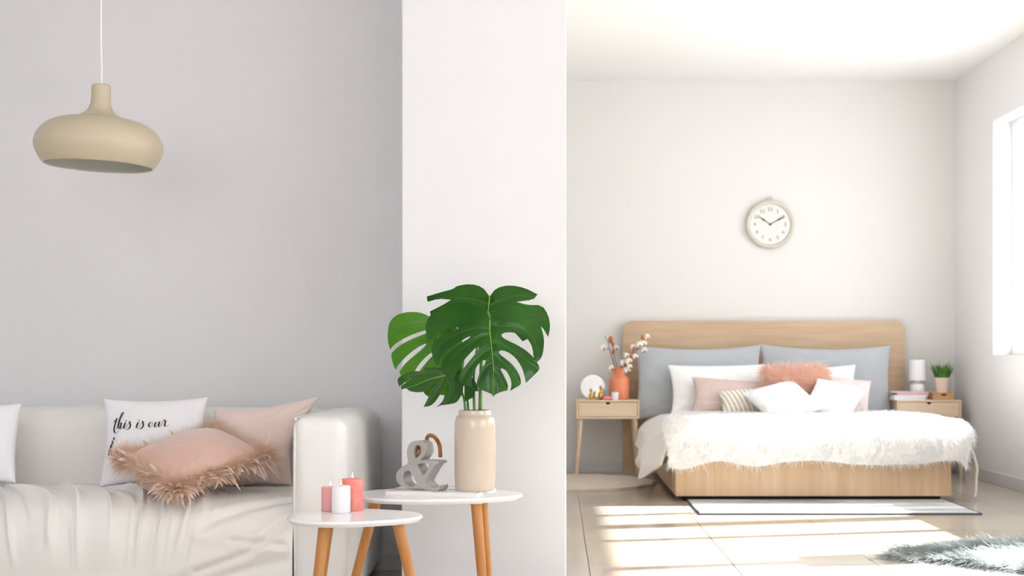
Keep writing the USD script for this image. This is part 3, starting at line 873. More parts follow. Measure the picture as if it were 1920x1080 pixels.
VC = np.array([(890.5 - CX) * 4.665 / FPX, 4.665, BT])
def vz(py):
    return EYE - (py - CY) * 4.665 / FPX
kv = 4.665 / FPX
vp = [(0, BT), (35 * kv, BT), (36.8 * kv, BT + 0.004), (38.3 * kv, BT + 0.05), (38.8 * kv, vz(850)), (38.3 * kv, vz(800)), (37.2 * kv, vz(787)), (34.5 * kv, vz(780.5)), (31.8 * kv, vz(778.5)), (30.6 * kv, vz(776.5)), (30.4 * kv, vz(771)), (29.6 * kv, vz(768.8)), (28.4 * kv, vz(769)), (28.0 * kv, vz(775)), (33 * kv, vz(790)), (35.5 * kv, vz(850)), (34 * kv, BT + 0.012), (0, BT + 0.010)]
vs = thing('vase', 'tall cream glazed ceramic vase holding monstera leaves', 'vase', tuple(VC))
add(vs, 'body', lathe(vp, (VC[0], VC[1], 0), 72), M['vase'], smooth=40)


# ------------------------------------------------------------------ monstera leaves
def crop2(pp):
    return np.array([(800 + x / 6.75, 620 + y / 6.75) for x, y in pp])


def crop3(pp):
    return np.array([(720 + x / 6.75, 620 + y / 6.75) for x, y in pp])


def leaf(label, outline, depth, m, veins, petiole, holes=(), smooth_it=1):
    e1, e2 = outline - np.roll(outline, 1, 0), np.roll(outline, -1, 0) - outline
    turn = np.degrees(np.arccos(np.clip((e1 * e2).sum(1) / (np.linalg.norm(e1, axis=1) * np.linalg.norm(e2, axis=1) + 1e-9), -1, 1)))
    o = chaikin(np.repeat(outline, np.where(turn > 68, 3, 1), axis=0), smooth_it)
    o = o[np.linalg.norm(o - np.roll(o, 1, 0), axis=1) > 1e-6]
    poly = sg.Polygon(o, [chaikin(h, 2) for h in holes]).buffer(0)
    if poly.geom_type != 'Polygon':
        poly = max(poly.geoms, key=lambda g: g.area)
    e = trimesh.creation.extrude_polygon(poly, 1.0, engine='earcut')
    e = e.subdivide_to_size(6.0, max_iter=14)
    v = e.vertices
    tree = cKDTree(np.vstack([spline(vn, 30) for vn in veins]))
    flat_ = depth
    depth = lambda x, y: flat_(x, y) + 0.005 * np.exp(-(tree.query(np.stack([np.asarray(x, float), np.asarray(y, float)], -1))[0] / 5.5) ** 2)
    D = depth(v[:, 0], v[:, 1]) + 0.0009 * v[:, 2]
    W = np.stack([(v[:, 0] - CX) * D / FPX, D, EYE - (v[:, 1] - CY) * D / FPX], 1)
    mesh = trimesh.Trimesh(W, e.faces)
    if mesh.volume < 0:
        mesh.invert()
    t = thing('monstera_leaf', label, 'leaf', (VC[0], VC[1], VC[2] + 0.05))
    bl = add(t, 'blade', mesh, m, smooth=40)
    for k_, vn in enumerate(veins):
        c = spline(vn, 8)
        d_ = depth(c[:, 0], c[:, 1]) - 0.0006
        pts = np.stack([(c[:, 0] - CX) * d_ / FPX, d_, EYE - (c[:, 1] - CY) * d_ / FPX], 1)
        r = np.linspace(0.0026 if k_ == 0 else 0.0008, 0.0005, len(pts))
        add(bl, 'midrib' if k_ == 0 else 'vein', tube(pts, r, 6), M['vein' if k_ == 0 else 'vein_thin'], smooth=60)
    pts, r0, r1 = petiole
    add(t, 'petiole', tube(spline(pts, 10), np.linspace(r0, r1, (len(pts) - 1) * 10 + 1), 12), M['petiole'], smooth=60)
    return t


main = crop2([(848, 840), (828, 808), (790, 788), (720, 760), (636, 722), (634, 640), (660, 562), (702, 470), (748, 402), (742, 374), (716, 372), (684, 392), (640, 444), (592, 530), (562, 622), (580, 716),
              (480, 690), (408, 640), (412, 580), (442, 505), (512, 420), (600, 312), (664, 232), (655, 203), (632, 204), (570, 268), (480, 362), (420, 452), (362, 560), (346, 620), (361, 670),
              (270, 590), (180, 480), (188, 415), (216, 350), (272, 288), (352, 218), (450, 150), (545, 92), (552, 70), (520, 78), (400, 150), (330, 200), (250, 252), (192, 320), (160, 390), (143, 450),
              (100, 390), (66, 300), (62, 220), (90, 150), (130, 112), (200, 76), (300, 30), (400, -20), (392, -45), (330, -40), (200, 0), (110, 52), (60, 100), (36, 132), (0, 60), (-20, -40), (10, -150), (90, -250), (220, -330), (400, -370), (560, -350), (700, -280), (770, -200), (800, -140),
              (840, -220), (940, -300), (1080, -330), (1230, -290), (1350, -200), (1430, -90), (1470, 20), (1487, 120), (1480, 240), (1455, 345), (1396, 400), (1362, 360), (1350, 320), (1342, 230), (1305, 140), (1235, 62), (1100, 22), (990, 22), (945, 50), (960, 86), (1040, 132), (1130, 172), (1250, 242), (1350, 332), (1412, 425), (1432, 478),
              (1400, 525), (1330, 592), (1256, 664), (1238, 570), (1210, 480), (1160, 390), (1090, 310), (1000, 258), (940, 250), (912, 266), (925, 296), (972, 334), (1060, 402), (1130, 482), (1180, 572), (1195, 640), (1188, 688),
              (1120, 725), (1055, 764), (1074, 700), (1070, 640), (1045, 572), (1010, 512), (962, 478), (936, 478), (942, 506), (980, 570), (1018, 650), (1030, 702), (1022, 755), (950, 772), (890, 796), (862, 812)])


def d_main(x, y):
    u, v = (x - 922) / 100.0, (y - 660) / 100.0
    return 4.53 + 0.055 * u ** 2 + 0.012 * np.abs(u) - 0.05 * v + 0.03 * v ** 2 + 0.01 * np.sin(u * 5 + v * 3) * np.abs(u)


vn_main = [crop2(p_) for p_ in ([(800, -140), (798, 0), (808, 90), (830, 290), (845, 500), (850, 830)], [(812, 132), (900, 140), (1040, 220), (1200, 330), (1400, 480)], [(832, 290), (900, 340), (1020, 450), (1120, 580), (1180, 680)], [(846, 480), (900, 560), (960, 660), (1010, 750)],
                                 [(806, 225), (720, 280), (600, 390), (500, 520), (440, 640)], [(800, 40), (700, 75), (560, 150), (420, 260), (260, 420)], [(836, 410), (770, 440), (700, 520), (650, 640)], [(798, -20), (600, -30), (400, 40), (200, 160), (120, 300)], [(798, -80), (950, -60), (1150, -40), (1320, 60), (1420, 250)])]
vin = lambda px, dd=0.0, z=None: np.array([(px - CX) * kv, VC[1] + dd, (BT + 0.03) if z is None else z])
leaf('large dark green monstera leaf hanging in front with deep splits', main, d_main, M['leaf_dark'], vn_main,
     ([vin(899, 0.01), vin(900, 0.012, vz(768)), vin(901, 0.02, vz(700)), P(906, 630, 4.66), P(913, 588, 4.62), P(918.5, 596, d_main(918.5, 599) + 0.004)], 0.0068, 0.004))

left = crop3([(140, -190), (70, -110), (48, 0), (46, 100), (56, 180), (80, 242), (112, 196), (150, 160), (240, 106), (330, 62), (440, 20), (540, -10), (560, 10), (540, 30), (462, 62), (350, 104), (230, 166), (140, 235), (93, 288),
              (94, 335), (112, 420), (148, 497), (172, 450), (205, 405), (300, 308), (400, 228), (500, 172), (535, 163), (532, 184), (450, 262), (350, 342), (262, 420), (212, 488), (193, 526), (206, 552), (226, 585), (300, 690), (385, 520), (440, 430), (520, 342), (600, 276), (650, 262), (640, 300), (590, 340), (520, 420), (440, 520), (430, 620), (470, 740), (540, 832), (600, 836),
              (640, 760), (680, 800), (760, 824), (860, 780), (950, 660), (1000, 520), (1020, 350), (1000, 150), (930, -40), (820, -150), (700, -180), (640, -120), (600, -160), (500, -220), (380, -240), (250, -230)])
d_left = lambda x, y: 4.80 + 0.03 * ((x - 800) / 70.0) ** 2 - 0.04 * (y - 660) / 100.0
vn_left = [crop3(p_) for p_ in ([(640, -120), (680, 100), (690, 350), (670, 600), (600, 830)], [(660, 30), (500, 80), (300, 150), (110, 300)], [(684, 170), (560, 210), (380, 330), (215, 530)], [(690, 340), (600, 390), (500, 500), (450, 600)], [(660, -30), (450, -60), (200, 0), (70, 120)])]
leaf('bright green split monstera leaf at the left, behind the large dark leaf', left, d_left, M['leaf_bright'], vn_left,
     ([vin(884, 0.02), vin(877, 0.03, vz(768)), P(868, 700, 4.80), P(850, 620, 4.83), P(820, 598, 4.82), P(815.5, 602, d_left(815, 602) + 0.004)], 0.004, 0.003))

low = crop3([(700, 470), (600, 466), (530, 466), (508, 488), (500, 514), (380, 512), (300, 524), (236, 566), (196, 584), (174, 612), (172, 645), (190, 704), (222, 690), (262, 655), (326, 600), (350, 600), (330, 628), (260, 668), (212, 705), (222, 748), (254, 732), (290, 734), (320, 764), (390, 778), (440, 782), (520, 768), (566, 742), (600, 700), (640, 640), (680, 606), (688, 620), (660, 680), (620, 720), (594, 750), (580, 800), (555, 860), (510, 945), (496, 985), (508, 962), (580, 956), (640, 912), (700, 828), (745, 740), (776, 660), (796, 630), (806, 640), (798, 690), (778, 730), (762, 850), (730, 908), (660, 971), (720, 943), (800, 936), (916, 914), (960, 850), (995, 795), (1004, 700), (1018, 700), (1020, 900), (1085, 868), (1142, 834), (1150, 770), (1200, 765), (1160, 640), (1060, 540), (900, 480), (800, 470)])
d_low = lambda x, y: 4.64 + 0.05 * np.abs((y - 705) / 40.0) ** 1.5 * np.where(y < 705, 1.0, -0.35) + 0.02 * ((x - 835) / 60.0) ** 2
vn_low = [crop3(p_) for p_ in ([(770, 565), (680, 590), (560, 620), (400, 690), (260, 730)], [(765, 570), (720, 680), (620, 830), (510, 960)], [(775, 575), (830, 700), (820, 850), (760, 930)], [(760, 560), (640, 540), (480, 545), (330, 570)])]
leaf('small olive green monstera leaf low on the left, seen almost edge on', low, d_low, M['leaf_mid'], vn_low,
     ([vin(880, -0.01), vin(873, -0.015, vz(768)), P(866, 735, 4.66), P(856, 705, 4.69), P(843, 698, 4.685), P(834, 704, d_low(834, 704) + 0.004)], 0.0045, 0.003))

up = np.array([(905, 628), (880, 612), (872, 590), (850, 600), (828, 622), (812, 606), (806, 584), (830, 572), (846, 562), (822, 560), (802, 566), (800, 556), (826, 548), (850, 542), (856, 536), (882, 532), (905, 538), (918, 556), (930, 540), (956, 534), (985, 540), (1008, 552), (1000, 562), (968, 566), (990, 572), (1016, 572), (1028, 590), (1032, 612), (1028, 632), (1016, 612), (990, 596), (966, 592), (988, 606), (1004, 628), (980, 640), (960, 618), (942, 606), (930, 622)])
d_up = lambda x, y: 4.74 + 0.10 * (600 - y) / 60.0 * 0.6 + 0.02 * ((x - 915) / 70.0) ** 2
leaf('dark monstera leaf at the top, tilted back behind the large leaf', up, d_up, M['leaf_dark'], [np.array(p_, float) for p_ in ([(918, 556), (914, 590), (905, 626)], [(917, 570), (880, 560), (815, 558)], [(918, 572), (960, 556), (1004, 556)], [(915, 585), (970, 580), (1024, 600)])],
     ([vin(890, 0.03), vin(888.5, 0.02, vz(768)), P(889, 700, 4.72), P(900, 620, 4.80), P(912, 570, 4.84), P(917.5, 556, d_up(917, 556) + 0.004)], 0.0052, 0.003))

# ------------------------------------------------------------------ bed
bed = thing('bed', 'double bed with oak frame and tall rounded oak headboard', 'bed', (1.58, 9.5, 0))
BX0, BX1, BY0, BY1 = 0.736, 2.425, 8.50, 10.50
hb = sg.box(0.511, 0.02, 2.658, 1.157)
r_ = 0.075
hbp = sg.Polygon([(0.511, 0.0), (2.658, 0.0)] + [(2.658 - r_ + r_ * math.cos(a_), 1.157 - r_ + r_ * math.sin(a_)) for a_ in np.linspace(0, np.pi / 2, 10)] + [(0.511 + r_ + r_ * math.cos(a_), 1.157 - r_ + r_ * math.sin(a_)) for a_ in np.linspace(np.pi / 2, np.pi, 10)])
hm = extrude(hbp, 0.06)
v = hm.vertices.copy()
hm = trimesh.Trimesh(np.stack([v[:, 0], 10.615 - v[:, 2], v[:, 1]], 1), hm.faces)
if hm.volume < 0:
    hm.invert()
add(bed, 'headboard', hm, M['wood_head'], smooth=30)
add(bed, 'foot_board', rbox(BX0, BX1, BY0, BY0 + 0.035, 0.032, 0.30, 0.003), M['wood_bed'], smooth=False)
add(bed, 'side_board', rbox(BX0, BX0 + 0.035, BY0 + 0.036, BY1 + 0.05, 0.032, 0.30, 0.003), M['wood_bed'], smooth=False)
add(bed, 'side_board', rbox(BX1 - 0.035, BX1, BY0 + 0.036, BY1 + 0.05, 0.032, 0.30, 0.003), M['wood_bed'], smooth=False)
add(bed, 'plinth', bx(BX0 + 0.05, BX1 - 0.05, BY0 + 0.06, BY1, 0.0, 0.25), M['dark'])
add(bed, 'mattress', rbox(BX0 + 0.04, BX1 - 0.04, BY0 + 0.045, BY1, 0.26, 0.445, 0.05, 2), M['bed_white'], smooth=60)


def drape(a, b, x0, x1, yf, zt, r, ripple, seed, flare=0.0):
    """A cloth over a bed: a, b are unfolded coordinates across and along; overhangs fold down over rounded edges."""
    sx = np.where(a < x0, x0 - a, np.where(a > x1, a - x1, 0.0))
    dx = np.where(a < x0, -1.0, np.where(a > x1, 1.0, 0.0))
    sy = np.where(b < yf, yf - b, 0.0)
    s = np.hypot(sx, sy)
    ux, uy = np.where(s > 1e-9, sx / np.maximum(s, 1e-9), 0), np.where(s > 1e-9, sy / np.maximum(s, 1e-9), 0)
    arc = r * np.pi / 2
    o = np.where(s < arc, r * np.sin(s / r), r)
    dz = np.where(s < arc, -r * (1 - np.cos(np.clip(s / r, 0, np.pi / 2))), -(r + s - arc))
    hang = np.clip((s - 0.5 * arc) / 0.25, 0, 1)
    n1 = meshkit.noise(np.stack([a * 5.5, b * 5.5, np.full_like(a, seed)], -1), seed) - 0.5
    n2 = meshkit.fbm(np.stack([a * 4, b * 4, np.full_like(a, seed + 0.5)], -1), 3, seed + 2) - 0.5
    o = o + hang * (ripple * 2 * (n1 + 0.3) + flare * hang)
    X = np.clip(a, x0, x1) + dx * ux * o
    Y = np.maximum(b, yf) - uy * o
    Z = zt + dz + n2 * 0.03 * (1 - 0.6 * hang)
    return np.stack([X, Y, Z], -1)


def cloth(A, B, pos, th=0.004):
    n, m_ = A.shape
    g = trimesh.Trimesh(pos.reshape(-1, 3), [], process=False)
    i, j = np.meshgrid(np.arange(n - 1), np.arange(m_ - 1), indexing='ij')
    a = (i * m_ + j).ravel(); b = ((i + 1) * m_ + j).ravel(); c = ((i + 1) * m_ + j + 1).ravel(); d = (i * m_ + j + 1).ravel()
    f = np.vstack([np.stack([a, b, c], 1), np.stack([a, c, d], 1)])
    topm = trimesh.Trimesh(pos.reshape(-1, 3), f, process=False)
    nr = topm.vertex_normals
    N = n * m_
    under = pos.reshape(-1, 3) - nr * th
    ring = np.r_[np.arange(m_), np.arange(1, n) * m_ + m_ - 1, (n - 1) * m_ + np.arange(m_ - 2, -1, -1), np.arange(n - 2, 0, -1) * m_]
    e = []
    for p_, q_ in zip(ring, np.roll(ring, -1)):
        e += [(p_, q_, q_ + N), (p_, q_ + N, p_ + N)]
    full = trimesh.Trimesh(np.vstack([pos.reshape(-1, 3), under]), np.vstack([f, f[:, ::-1] + N, e]), process=False)
    return full, topm


ga, gb = np.meshgrid(np.linspace(BX0 - 0.36, BX1 + 0.40, 110), np.linspace(BY0 - 0.02, 10.15, 90), indexing='ij')
# the duvet hangs longer towards the foot on the left and trails a corner to the floor on the right
ga2 = np.where(ga > BX1, BX1 + (ga - BX1) * (0.55 + 0.62 * np.exp(-((gb - 8.5) / 0.22) ** 2)), ga)
ga2 = np.where(ga < BX0, BX0 + (ga - BX0) * (0.62 + 0.42 * np.exp(-((gb - 8.95) / 0.35) ** 2)), ga2)
pos = drape(ga2, gb, BX0 + 0.05, BX1 - 0.03, BY0 + 0.03, 0.468, 0.10, 0.03, 31, flare=0.05)
pos[..., 0] -= np.where(ga < BX0, 0.07 * np.clip((BX0 - ga) / 0.2, 0, 1) * np.clip((gb - 8.6) / 0.3, 0, 1), 0)
pos[..., 0] += np.where(ga > BX1, 0.06 * np.sin(np.clip((ga - BX1) / 0.4, 0, 1) * np.pi) * np.exp(-((gb - 8.6) / 0.3) ** 2), 0)
dv, dtop = cloth(ga2, gb, pos, 0.012)
single('duvet', 'ivory duvet spread over the mattress and hanging down both bed sides', 'duvet', dv, M['duvet'], smooth=50)

# the fur throw
na, nb = 150, 100
ga, gb = np.meshgrid(np.linspace(0.0, 1.0, na), np.linspace(8.17, 9.80, nb), indexing='ij')
f_ = (gb - 8.17) / 1.63
ga = (0.60 + 0.24 * f_) + ga * ((2.60 - 0.02 * f_) - (0.60 + 0.24 * f_))
wob = meshkit.noise(np.stack([ga * 5, gb * 0, gb * 0], -1), 41) - 0.5
gb = gb + (9.80 - gb) / 1.64 * (0.03 * wob + 0.008 * np.sin(ga * 9))
u_ = (ga - 0.52) / 2.16
gb = gb - (9.80 - gb) / 1.64 * 0.03 * np.exp(-((ga - 0.72) / 0.14) ** 2)
pos = drape(ga, gb, BX0 - 0.01, BX1 + 0.01, BY0 - 0.02, 0.497, 0.10, 0.016, 33)
fb, ftop = cloth(ga, gb, pos, 0.006)
th = thing('fur_throw', 'shaggy white fur throw draped across the foot of the bed', 'throw', (1.58, 9.0, 0.49))
add(th, 'backing', fb, M['fur_white_base'], smooth=50)
rg = np.random.default_rng(51)
keep = ftop.triangles_center[:, 1] < 9.9
hs = hair(ftop, 30000, 0.032, rg, bend=(0, -0.12, -1.0), bendk=0.9, spread=0.6)
curves(th, 'fur', hs, np.linspace(0.0038, 0.0010, 5), M['fur_white_s'])


def bed_pillow(label, px, py, D, w, h, t, m, tilt, roll=0, yaw=0, seed=0, **kw):
    return cushion('pillow', label, 'pillow', P(px, py, D), w, h, t, m, tilt=tilt, roll=roll, yaw=yaw, seed=seed, **kw)


bed_pillow('large grey pillow on the left, upright against the headboard', 1309, 716, 10.36, 0.95, 0.56, 0.15, M['grey_cloth'], 8, 0, seed=61, pinch=0.06, sag=0.02)
bed_pillow('large grey pillow on the right, upright against the headboard', 1549, 716, 10.36, 0.98, 0.56, 0.15, M['grey_cloth'], 8, -0.5, seed=62, pinch=0.06, sag=0.02)
bed_pillow('big white pillow leaning on the left grey pillow', 1346, 733, 10.15, 0.72, 0.42, 0.17, M['bed_white'], 24, 0.5, seed=63, pinch=0.085, wr=0.008)
bed_pillow('big white pillow mostly hidden behind the peach fur cushion', 1516, 737, 10.14, 0.75, 0.42, 0.17, M['bed_white'], 24, 2.5, seed=64, pinch=0.10, wr=0.008)
bed_pillow('dusty blush pillow in front of the left white pillow', 1390, 747, 9.97, 0.72, 0.30, 0.15, M['blush'], 30, -4, seed=65, pinch=0.08, wr=0.007)
bed_pillow('pale blush pillow on the right beside the grey pillow', 1583, 746, 9.95, 0.37, 0.33, 0.13, M['blush_pale'], 26, -9, seed=66, pinch=0.08, wr=0.007)
bed_pillow('small cream striped cushion on its side in front of the blush pillow', 1405, 753, 9.84, 0.42, 0.21, 0.12, M['stripe'], 38, 5, seed=67, uvs=True)
p, pm = bed_pillow('shaggy peach fur cushion in the middle of the pillows', 1492, 722, 9.93, 0.46, 0.27, 0.16, M['fur_peach'], 32, 1, seed=68)
rg = np.random.default_rng(52)
curves(p, 'fur', hair(pm, 9000, 0.065, rg, bend=(0, -0.3, -0.3), bendk=0.5, spread=0.9), np.linspace(0.003, 0.0008, 5), M['fur_peach_s'])
bed_pillow('soft white cushion lying flat at the front left of the pillows', 1468, 752, 9.66, 0.42, 0.40, 0.16, M['bed_white'], 60, 24, yaw=0, seed=69, pinch=0.09, wr=0.009)
bed_pillow('white square cushion tipped on one corner at the front right', 1563, 749, 9.66, 0.35, 0.33, 0.15, M['bed_white'], 50, -24, yaw=-4, seed=70, pinch=0.09, wr=0.009)


# ------------------------------------------------------------------ nightstands and what stands on them
def nightstand(label, px0, px1, D):
    x0, x1 = (px0 - CX) * D / FPX, (px1 - CX) * D / FPX
    zt, zb = 0.566, 0.428
    t = thing('nightstand', label, 'nightstand', ((x0 + x1) / 2, D + 0.17, 0))
    y0, y1 = D, D + 0.34
    add(t, 'top_panel', rbox(x0, x1, y0, y1, zt - 0.014, zt, 0.002), M['wood_night'], smooth=False)
    add(t, 'bottom_panel', rbox(x0, x1, y0, y1, zb, zb + 0.014, 0.002), M['wood_night'], smooth=False)
    add(t, 'side_panel', rbox(x0, x0 + 0.014, y0, y1, zb + 0.014, zt - 0.014, 0.001), M['wood_night'], smooth=False)
    add(t, 'side_panel', rbox(x1 - 0.014, x1, y0, y1, zb + 0.014, zt - 0.014, 0.001), M['wood_night'], smooth=False)
    add(t, 'back_panel', bx(x0 + 0.014, x1 - 0.014, y1 - 0.008, y1, zb + 0.014, zt - 0.014), M['wood_night'], smooth=False)
    w = x1 - x0 - 0.034
    h = zt - zb - 0.034
    xc = (x0 + x1) / 2
    notch = sg.Point(0, h).buffer(0.016, 16)
    fp = sg.box(-w / 2, 0, w / 2, h).difference(notch)
    fm = extrude(fp, 0.014)
    v = fm.vertices
    fm = trimesh.Trimesh(np.stack([xc + v[:, 0], y0 + 0.017 - v[:, 2], zb + 0.017 + v[:, 1]], 1), fm.faces)
    if fm.volume < 0:
        fm.invert()
    dr = add(t, 'drawer', fm, M['wood_night'], smooth=False)
    add(dr, 'finger_hole', bx(xc - 0.018, xc + 0.018, y0 + 0.019, y0 + 0.022, zb + 0.017 + h - 0.018, zb + 0.017 + h), M['dark'], smooth=False)
    for sx in (-1, 1):
        for sy in (0, 1):
            tx = xc + sx * (x1 - x0) / 2 * 0.86
            fx = xc + sx * (x1 - x0) / 2 * 1.0
            ty = (y0 + 0.035, y1 - 0.035)[sy]
            fy = (y0 + 0.012, y1 - 0.012)[sy]
            add(t, 'leg', tube([(tx, ty, zb + 0.001), (fx, fy, 0.0)], [0.019, 0.010], 14), M['wood_night'], smooth=40)
    return t, zt


nl_, NZ = nightstand('pale wood nightstand with one drawer to the left of the bed', 1081, 1199, 10.19)
nr_, NZ = nightstand('pale wood nightstand with one drawer, between the bed and the window wall', 1682, 1803, 10.19)


def on(px, D):
    return np.array([(px - CX) * D / FPX, D, NZ])


# round mirror
c = on(1111, 10.33)
R = 0.094
mi = thing('mirror', 'small round tabletop mirror on the left nightstand', 'mirror', (c[0], c[1], NZ))
disc = trimesh.creation.cylinder(R, 0.006, sections=48)
def stand_up(m, cc, tilt, yaw=0):
    v = np.array(m.vertices)
    return trimesh.Trimesh(pose(v, cc, tilt, 0, yaw), m.faces, process=False)
mc = c + np.array([0, 0, R * math.cos(math.radians(10)) + 0.004])
gl = trimesh.creation.cylinder(R - 0.005, 0.003, sections=48); gl.apply_translation((0, 0, 0.0035))
add(mi, 'back', stand_up(disc, mc, 10, -14), M['chrome'], smooth=30)
add(mi, 'glass', stand_up(gl, mc, 10, -14), M['mirror'], smooth=30)
a_ = np.linspace(0, 2 * np.pi, 49)
add(mi, 'rim', stand_up(tube(np.stack([R * np.cos(a_), R * np.sin(a_), 0 * a_], 1), 0.004, 8, caps=False), mc, 10, -14), M['chrome'], smooth=60)
add(mi, 'prop', tube([mc + [0, 0.02, 0.02], (c[0] + 0.01, c[1] + 0.07, NZ + 0.004)], 0.004, 8), M['chrome'])


# two gold pineapple-shaped bottles
def pineapple(label, px, D, pyt):
    cc = on(px, D)
    zt = EYE - (pyt - CY) * D / FPX
    h = zt - NZ
    t = thing('perfume_bottle', label, 'bottle', tuple(cc))
    add(t, 'body', lathe([(0, NZ), (0.014, NZ), (0.019, NZ + h * 0.12), (0.02, NZ + h * 0.3), (0.015, NZ + h * 0.47), (0.007, NZ + h * 0.54), (0, NZ + h * 0.54)], (cc[0], cc[1], 0), 24), M['gold'], smooth=50)
    for k_ in range(7):
        an = k_ * 0.9
        lv = tube([cc + [0, 0, h * 0.53], cc + [0.006 * math.cos(an), 0.006 * math.sin(an), h * (0.72 + 0.02 * k_)], cc + [0.012 * math.cos(an), 0.012 * math.sin(an), h * (0.84 + 0.025 * k_)]], [0.005, 0.004, 0.0006], 6)
        add(t, 'crown_leaf', lv, M['gold'], smooth=60)


pineapple('small gold pineapple bottle in front of the round mirror, the shorter one', 1108, 10.26, 727)
pineapple('taller gold pineapple bottle between the round mirror and orange vase', 1126, 10.25, 721)

# orange vase with cotton branches
cc = on(1161, 10.37)
ko = 10.37 / FPX
zo = lambda py: NZ + (748.5 - py) * ko
ov = thing('vase', 'orange ceramic vase with narrow neck on the left nightstand', 'vase', tuple(cc))
add(ov, 'body', lathe([(0, NZ), (16 * ko, NZ), (18.5 * ko, zo(745)), (19.2 * ko, zo(735)), (19 * ko, zo(714)), (18 * ko, zo(709)), (14.5 * ko, zo(706)), (12 * ko, zo(703.5)), (11.3 * ko, zo(700)), (11.2 * ko, zo(690.5)), (11.8 * ko, zo(689)), (10.2 * ko, zo(689)), (9.8 * ko, zo(701)), (14 * ko, zo(710)), (16 * ko, zo(742)), (0, zo(745))], (cc[0], cc[1], 0), 48), M['orange'], smooth=40)


def boll(parent, c_, r, rg, husk=True):
    ms = []
    for k_ in range(5):
        o = np.array([math.cos(k_ * 1.26), 0.6 * math.sin(k_ * 1.26 + 0.5), math.sin(k_ * 1.26)]) * r * 0.5 if k_ < 4 else np.array([0, -0.3 * r, 0.2 * r])
        s = trimesh.creation.icosphere(2, r * rg.uniform(0.55, 0.72))
        s.vertices = s.vertices + (meshkit.noise(s.vertices / r * 2.2 + k_, 5) - 0.5)[:, None] * s.vertices * 0.35 + o + c_
        ms.append(s)
    b_ = add(parent, 'cotton_boll', cat(*ms), M['cotton'], smooth=True)
    if husk:
        hs_ = []
        for k_ in range(4):
            an = k_ * 1.57 + 0.4
            hs_.append(tube([c_ + [0, 0, -r * 0.9], c_ + [r * 0.7 * math.cos(an), r * 0.7 * math.sin(an), -r * 0.5], c_ + [r * 1.05 * math.cos(an), r * 1.05 * math.sin(an), r * 0.25]], [r * 0.2, r * 0.3, 0.001], 6))
        add(b_, 'husk', cat(*hs_), M['husk'], smooth=60)


def branch(label, pts, bolls, pods, seed):
    rg = np.random.default_rng(seed)
    pw = [P(*q_) for q_ in pts]
    base = pw[0]
    t = thing('cotton_branch', label, 'branch', tuple(base))
    add(t, 'stem', tube(spline(pw, 8), np.linspace(0.0042, 0.0022, (len(pw) - 1) * 8 + 1), 7), M['brown'], smooth=60)
    sp = spline(pw, 8)
    for px, py, D, r in bolls:
        c_ = P(px, py, D)
        k_ = np.argmin(np.linalg.norm(sp - c_, axis=1))
        add(t, 'twig', tube([sp[max(k_ - 3, 0)], (sp[k_] + c_) / 2 - [0, 0, 0.006], c_ - [0, 0, r * 0.8]], [0.0026, 0.0022, 0.002], 6), M['brown'], smooth=60)
        boll(t, c_, r, rg)
    for px, py, D, r in pods:
        c_ = P(px, py, D)
        k_ = np.argmin(np.linalg.norm(sp - c_, axis=1))
        add(t, 'twig', tube([sp[max(k_ - 2, 0)], c_], [0.0026, 0.002], 6), M['brown'], smooth=60)
        s = trimesh.creation.icosphere(2, r)
        s.vertices = s.vertices * [0.7, 0.7, 1.1] + c_
        add(t, 'seed_pod', s, M['husk'], smooth=True)


branch('thin brown cotton twig on the left rising straight from the orange vase', [(1158, 735, 10.37), (1153, 690, 10.36), (1146, 665, 10.34), (1141, 645, 10.32), (1134, 630, 10.3)], [(1131, 652, 10.33, 0.022), (1146, 690, 10.28, 0.02)], [], 71)
branch('upright cotton twig with brown pods in the middle of the orange vase', [(1160, 735, 10.38), (1157, 690, 10.38), (1152, 668, 10.38), (1149, 650, 10.38), (1147, 642, 10.38)], [(1155, 652, 10.4, 0.018)], [(1145, 637, 10.37, 0.026), (1150, 660, 10.37, 0.018), (1149, 645, 10.36, 0.016)], 72)
branch('cotton branch full of white bolls bending right from the orange vase', [(1164, 735, 10.36), (1165, 690, 10.34), (1176, 674, 10.31), (1186, 662, 10.29), (1198, 650, 10.28), (1207, 634, 10.28)],
       [(1169, 680, 10.26, 0.024), (1179, 677, 10.24, 0.026), (1176, 694, 10.25, 0.024), (1180, 687, 10.24, 0.02), (1174, 667, 10.26, 0.022), (1191, 668, 10.24, 0.02), (1198, 646, 10.22, 0.022), (1206, 644, 10.24, 0.024), (1207, 656, 10.24, 0.022), (1187, 651, 10.24, 0.02), (1213, 632, 10.26, 0.02)], [(1189, 655, 10.2, 0.018), (1205, 632, 10.24, 0.018), (1184, 668, 10.22, 0.015)], 73)

# white cup, pink case, brushes
c = on(1153, 10.235)
cu = thing('cup', 'small white cup on the left nightstand in front of the orange vase', 'cup', tuple(c))
add(cu, 'body', lathe([(0, NZ), (0.021, NZ), (0.025, NZ + 0.012), (0.0275, NZ + 0.045), (0.026, NZ + 0.057), (0.023, NZ + 0.056), (0.022, NZ + 0.012), (0, NZ + 0.008)], (c[0], c[1], 0), 32), M['ceramic'], smooth=40)
c = on(1138.5, 10.225)
pc = thing('cosmetic_case', 'small shiny pink cosmetic case lying beside the white cup', 'case', tuple(c))
s = trimesh.creation.icosphere(3, 1.0)
s.vertices = np.sign(s.vertices) * np.abs(s.vertices) ** 0.8 * [0.032, 0.015, 0.0135] + c + [0, 0, 0.0135]
add(pc, 'lid', trimesh.Trimesh(s.vertices[:], s.faces, process=False), M['pink_plastic'], smooth=True)
c = on(1115, 10.222)
br = thing('makeup_brush', 'makeup brush with blue tip lying at the nightstand edge', 'brush', tuple(c))
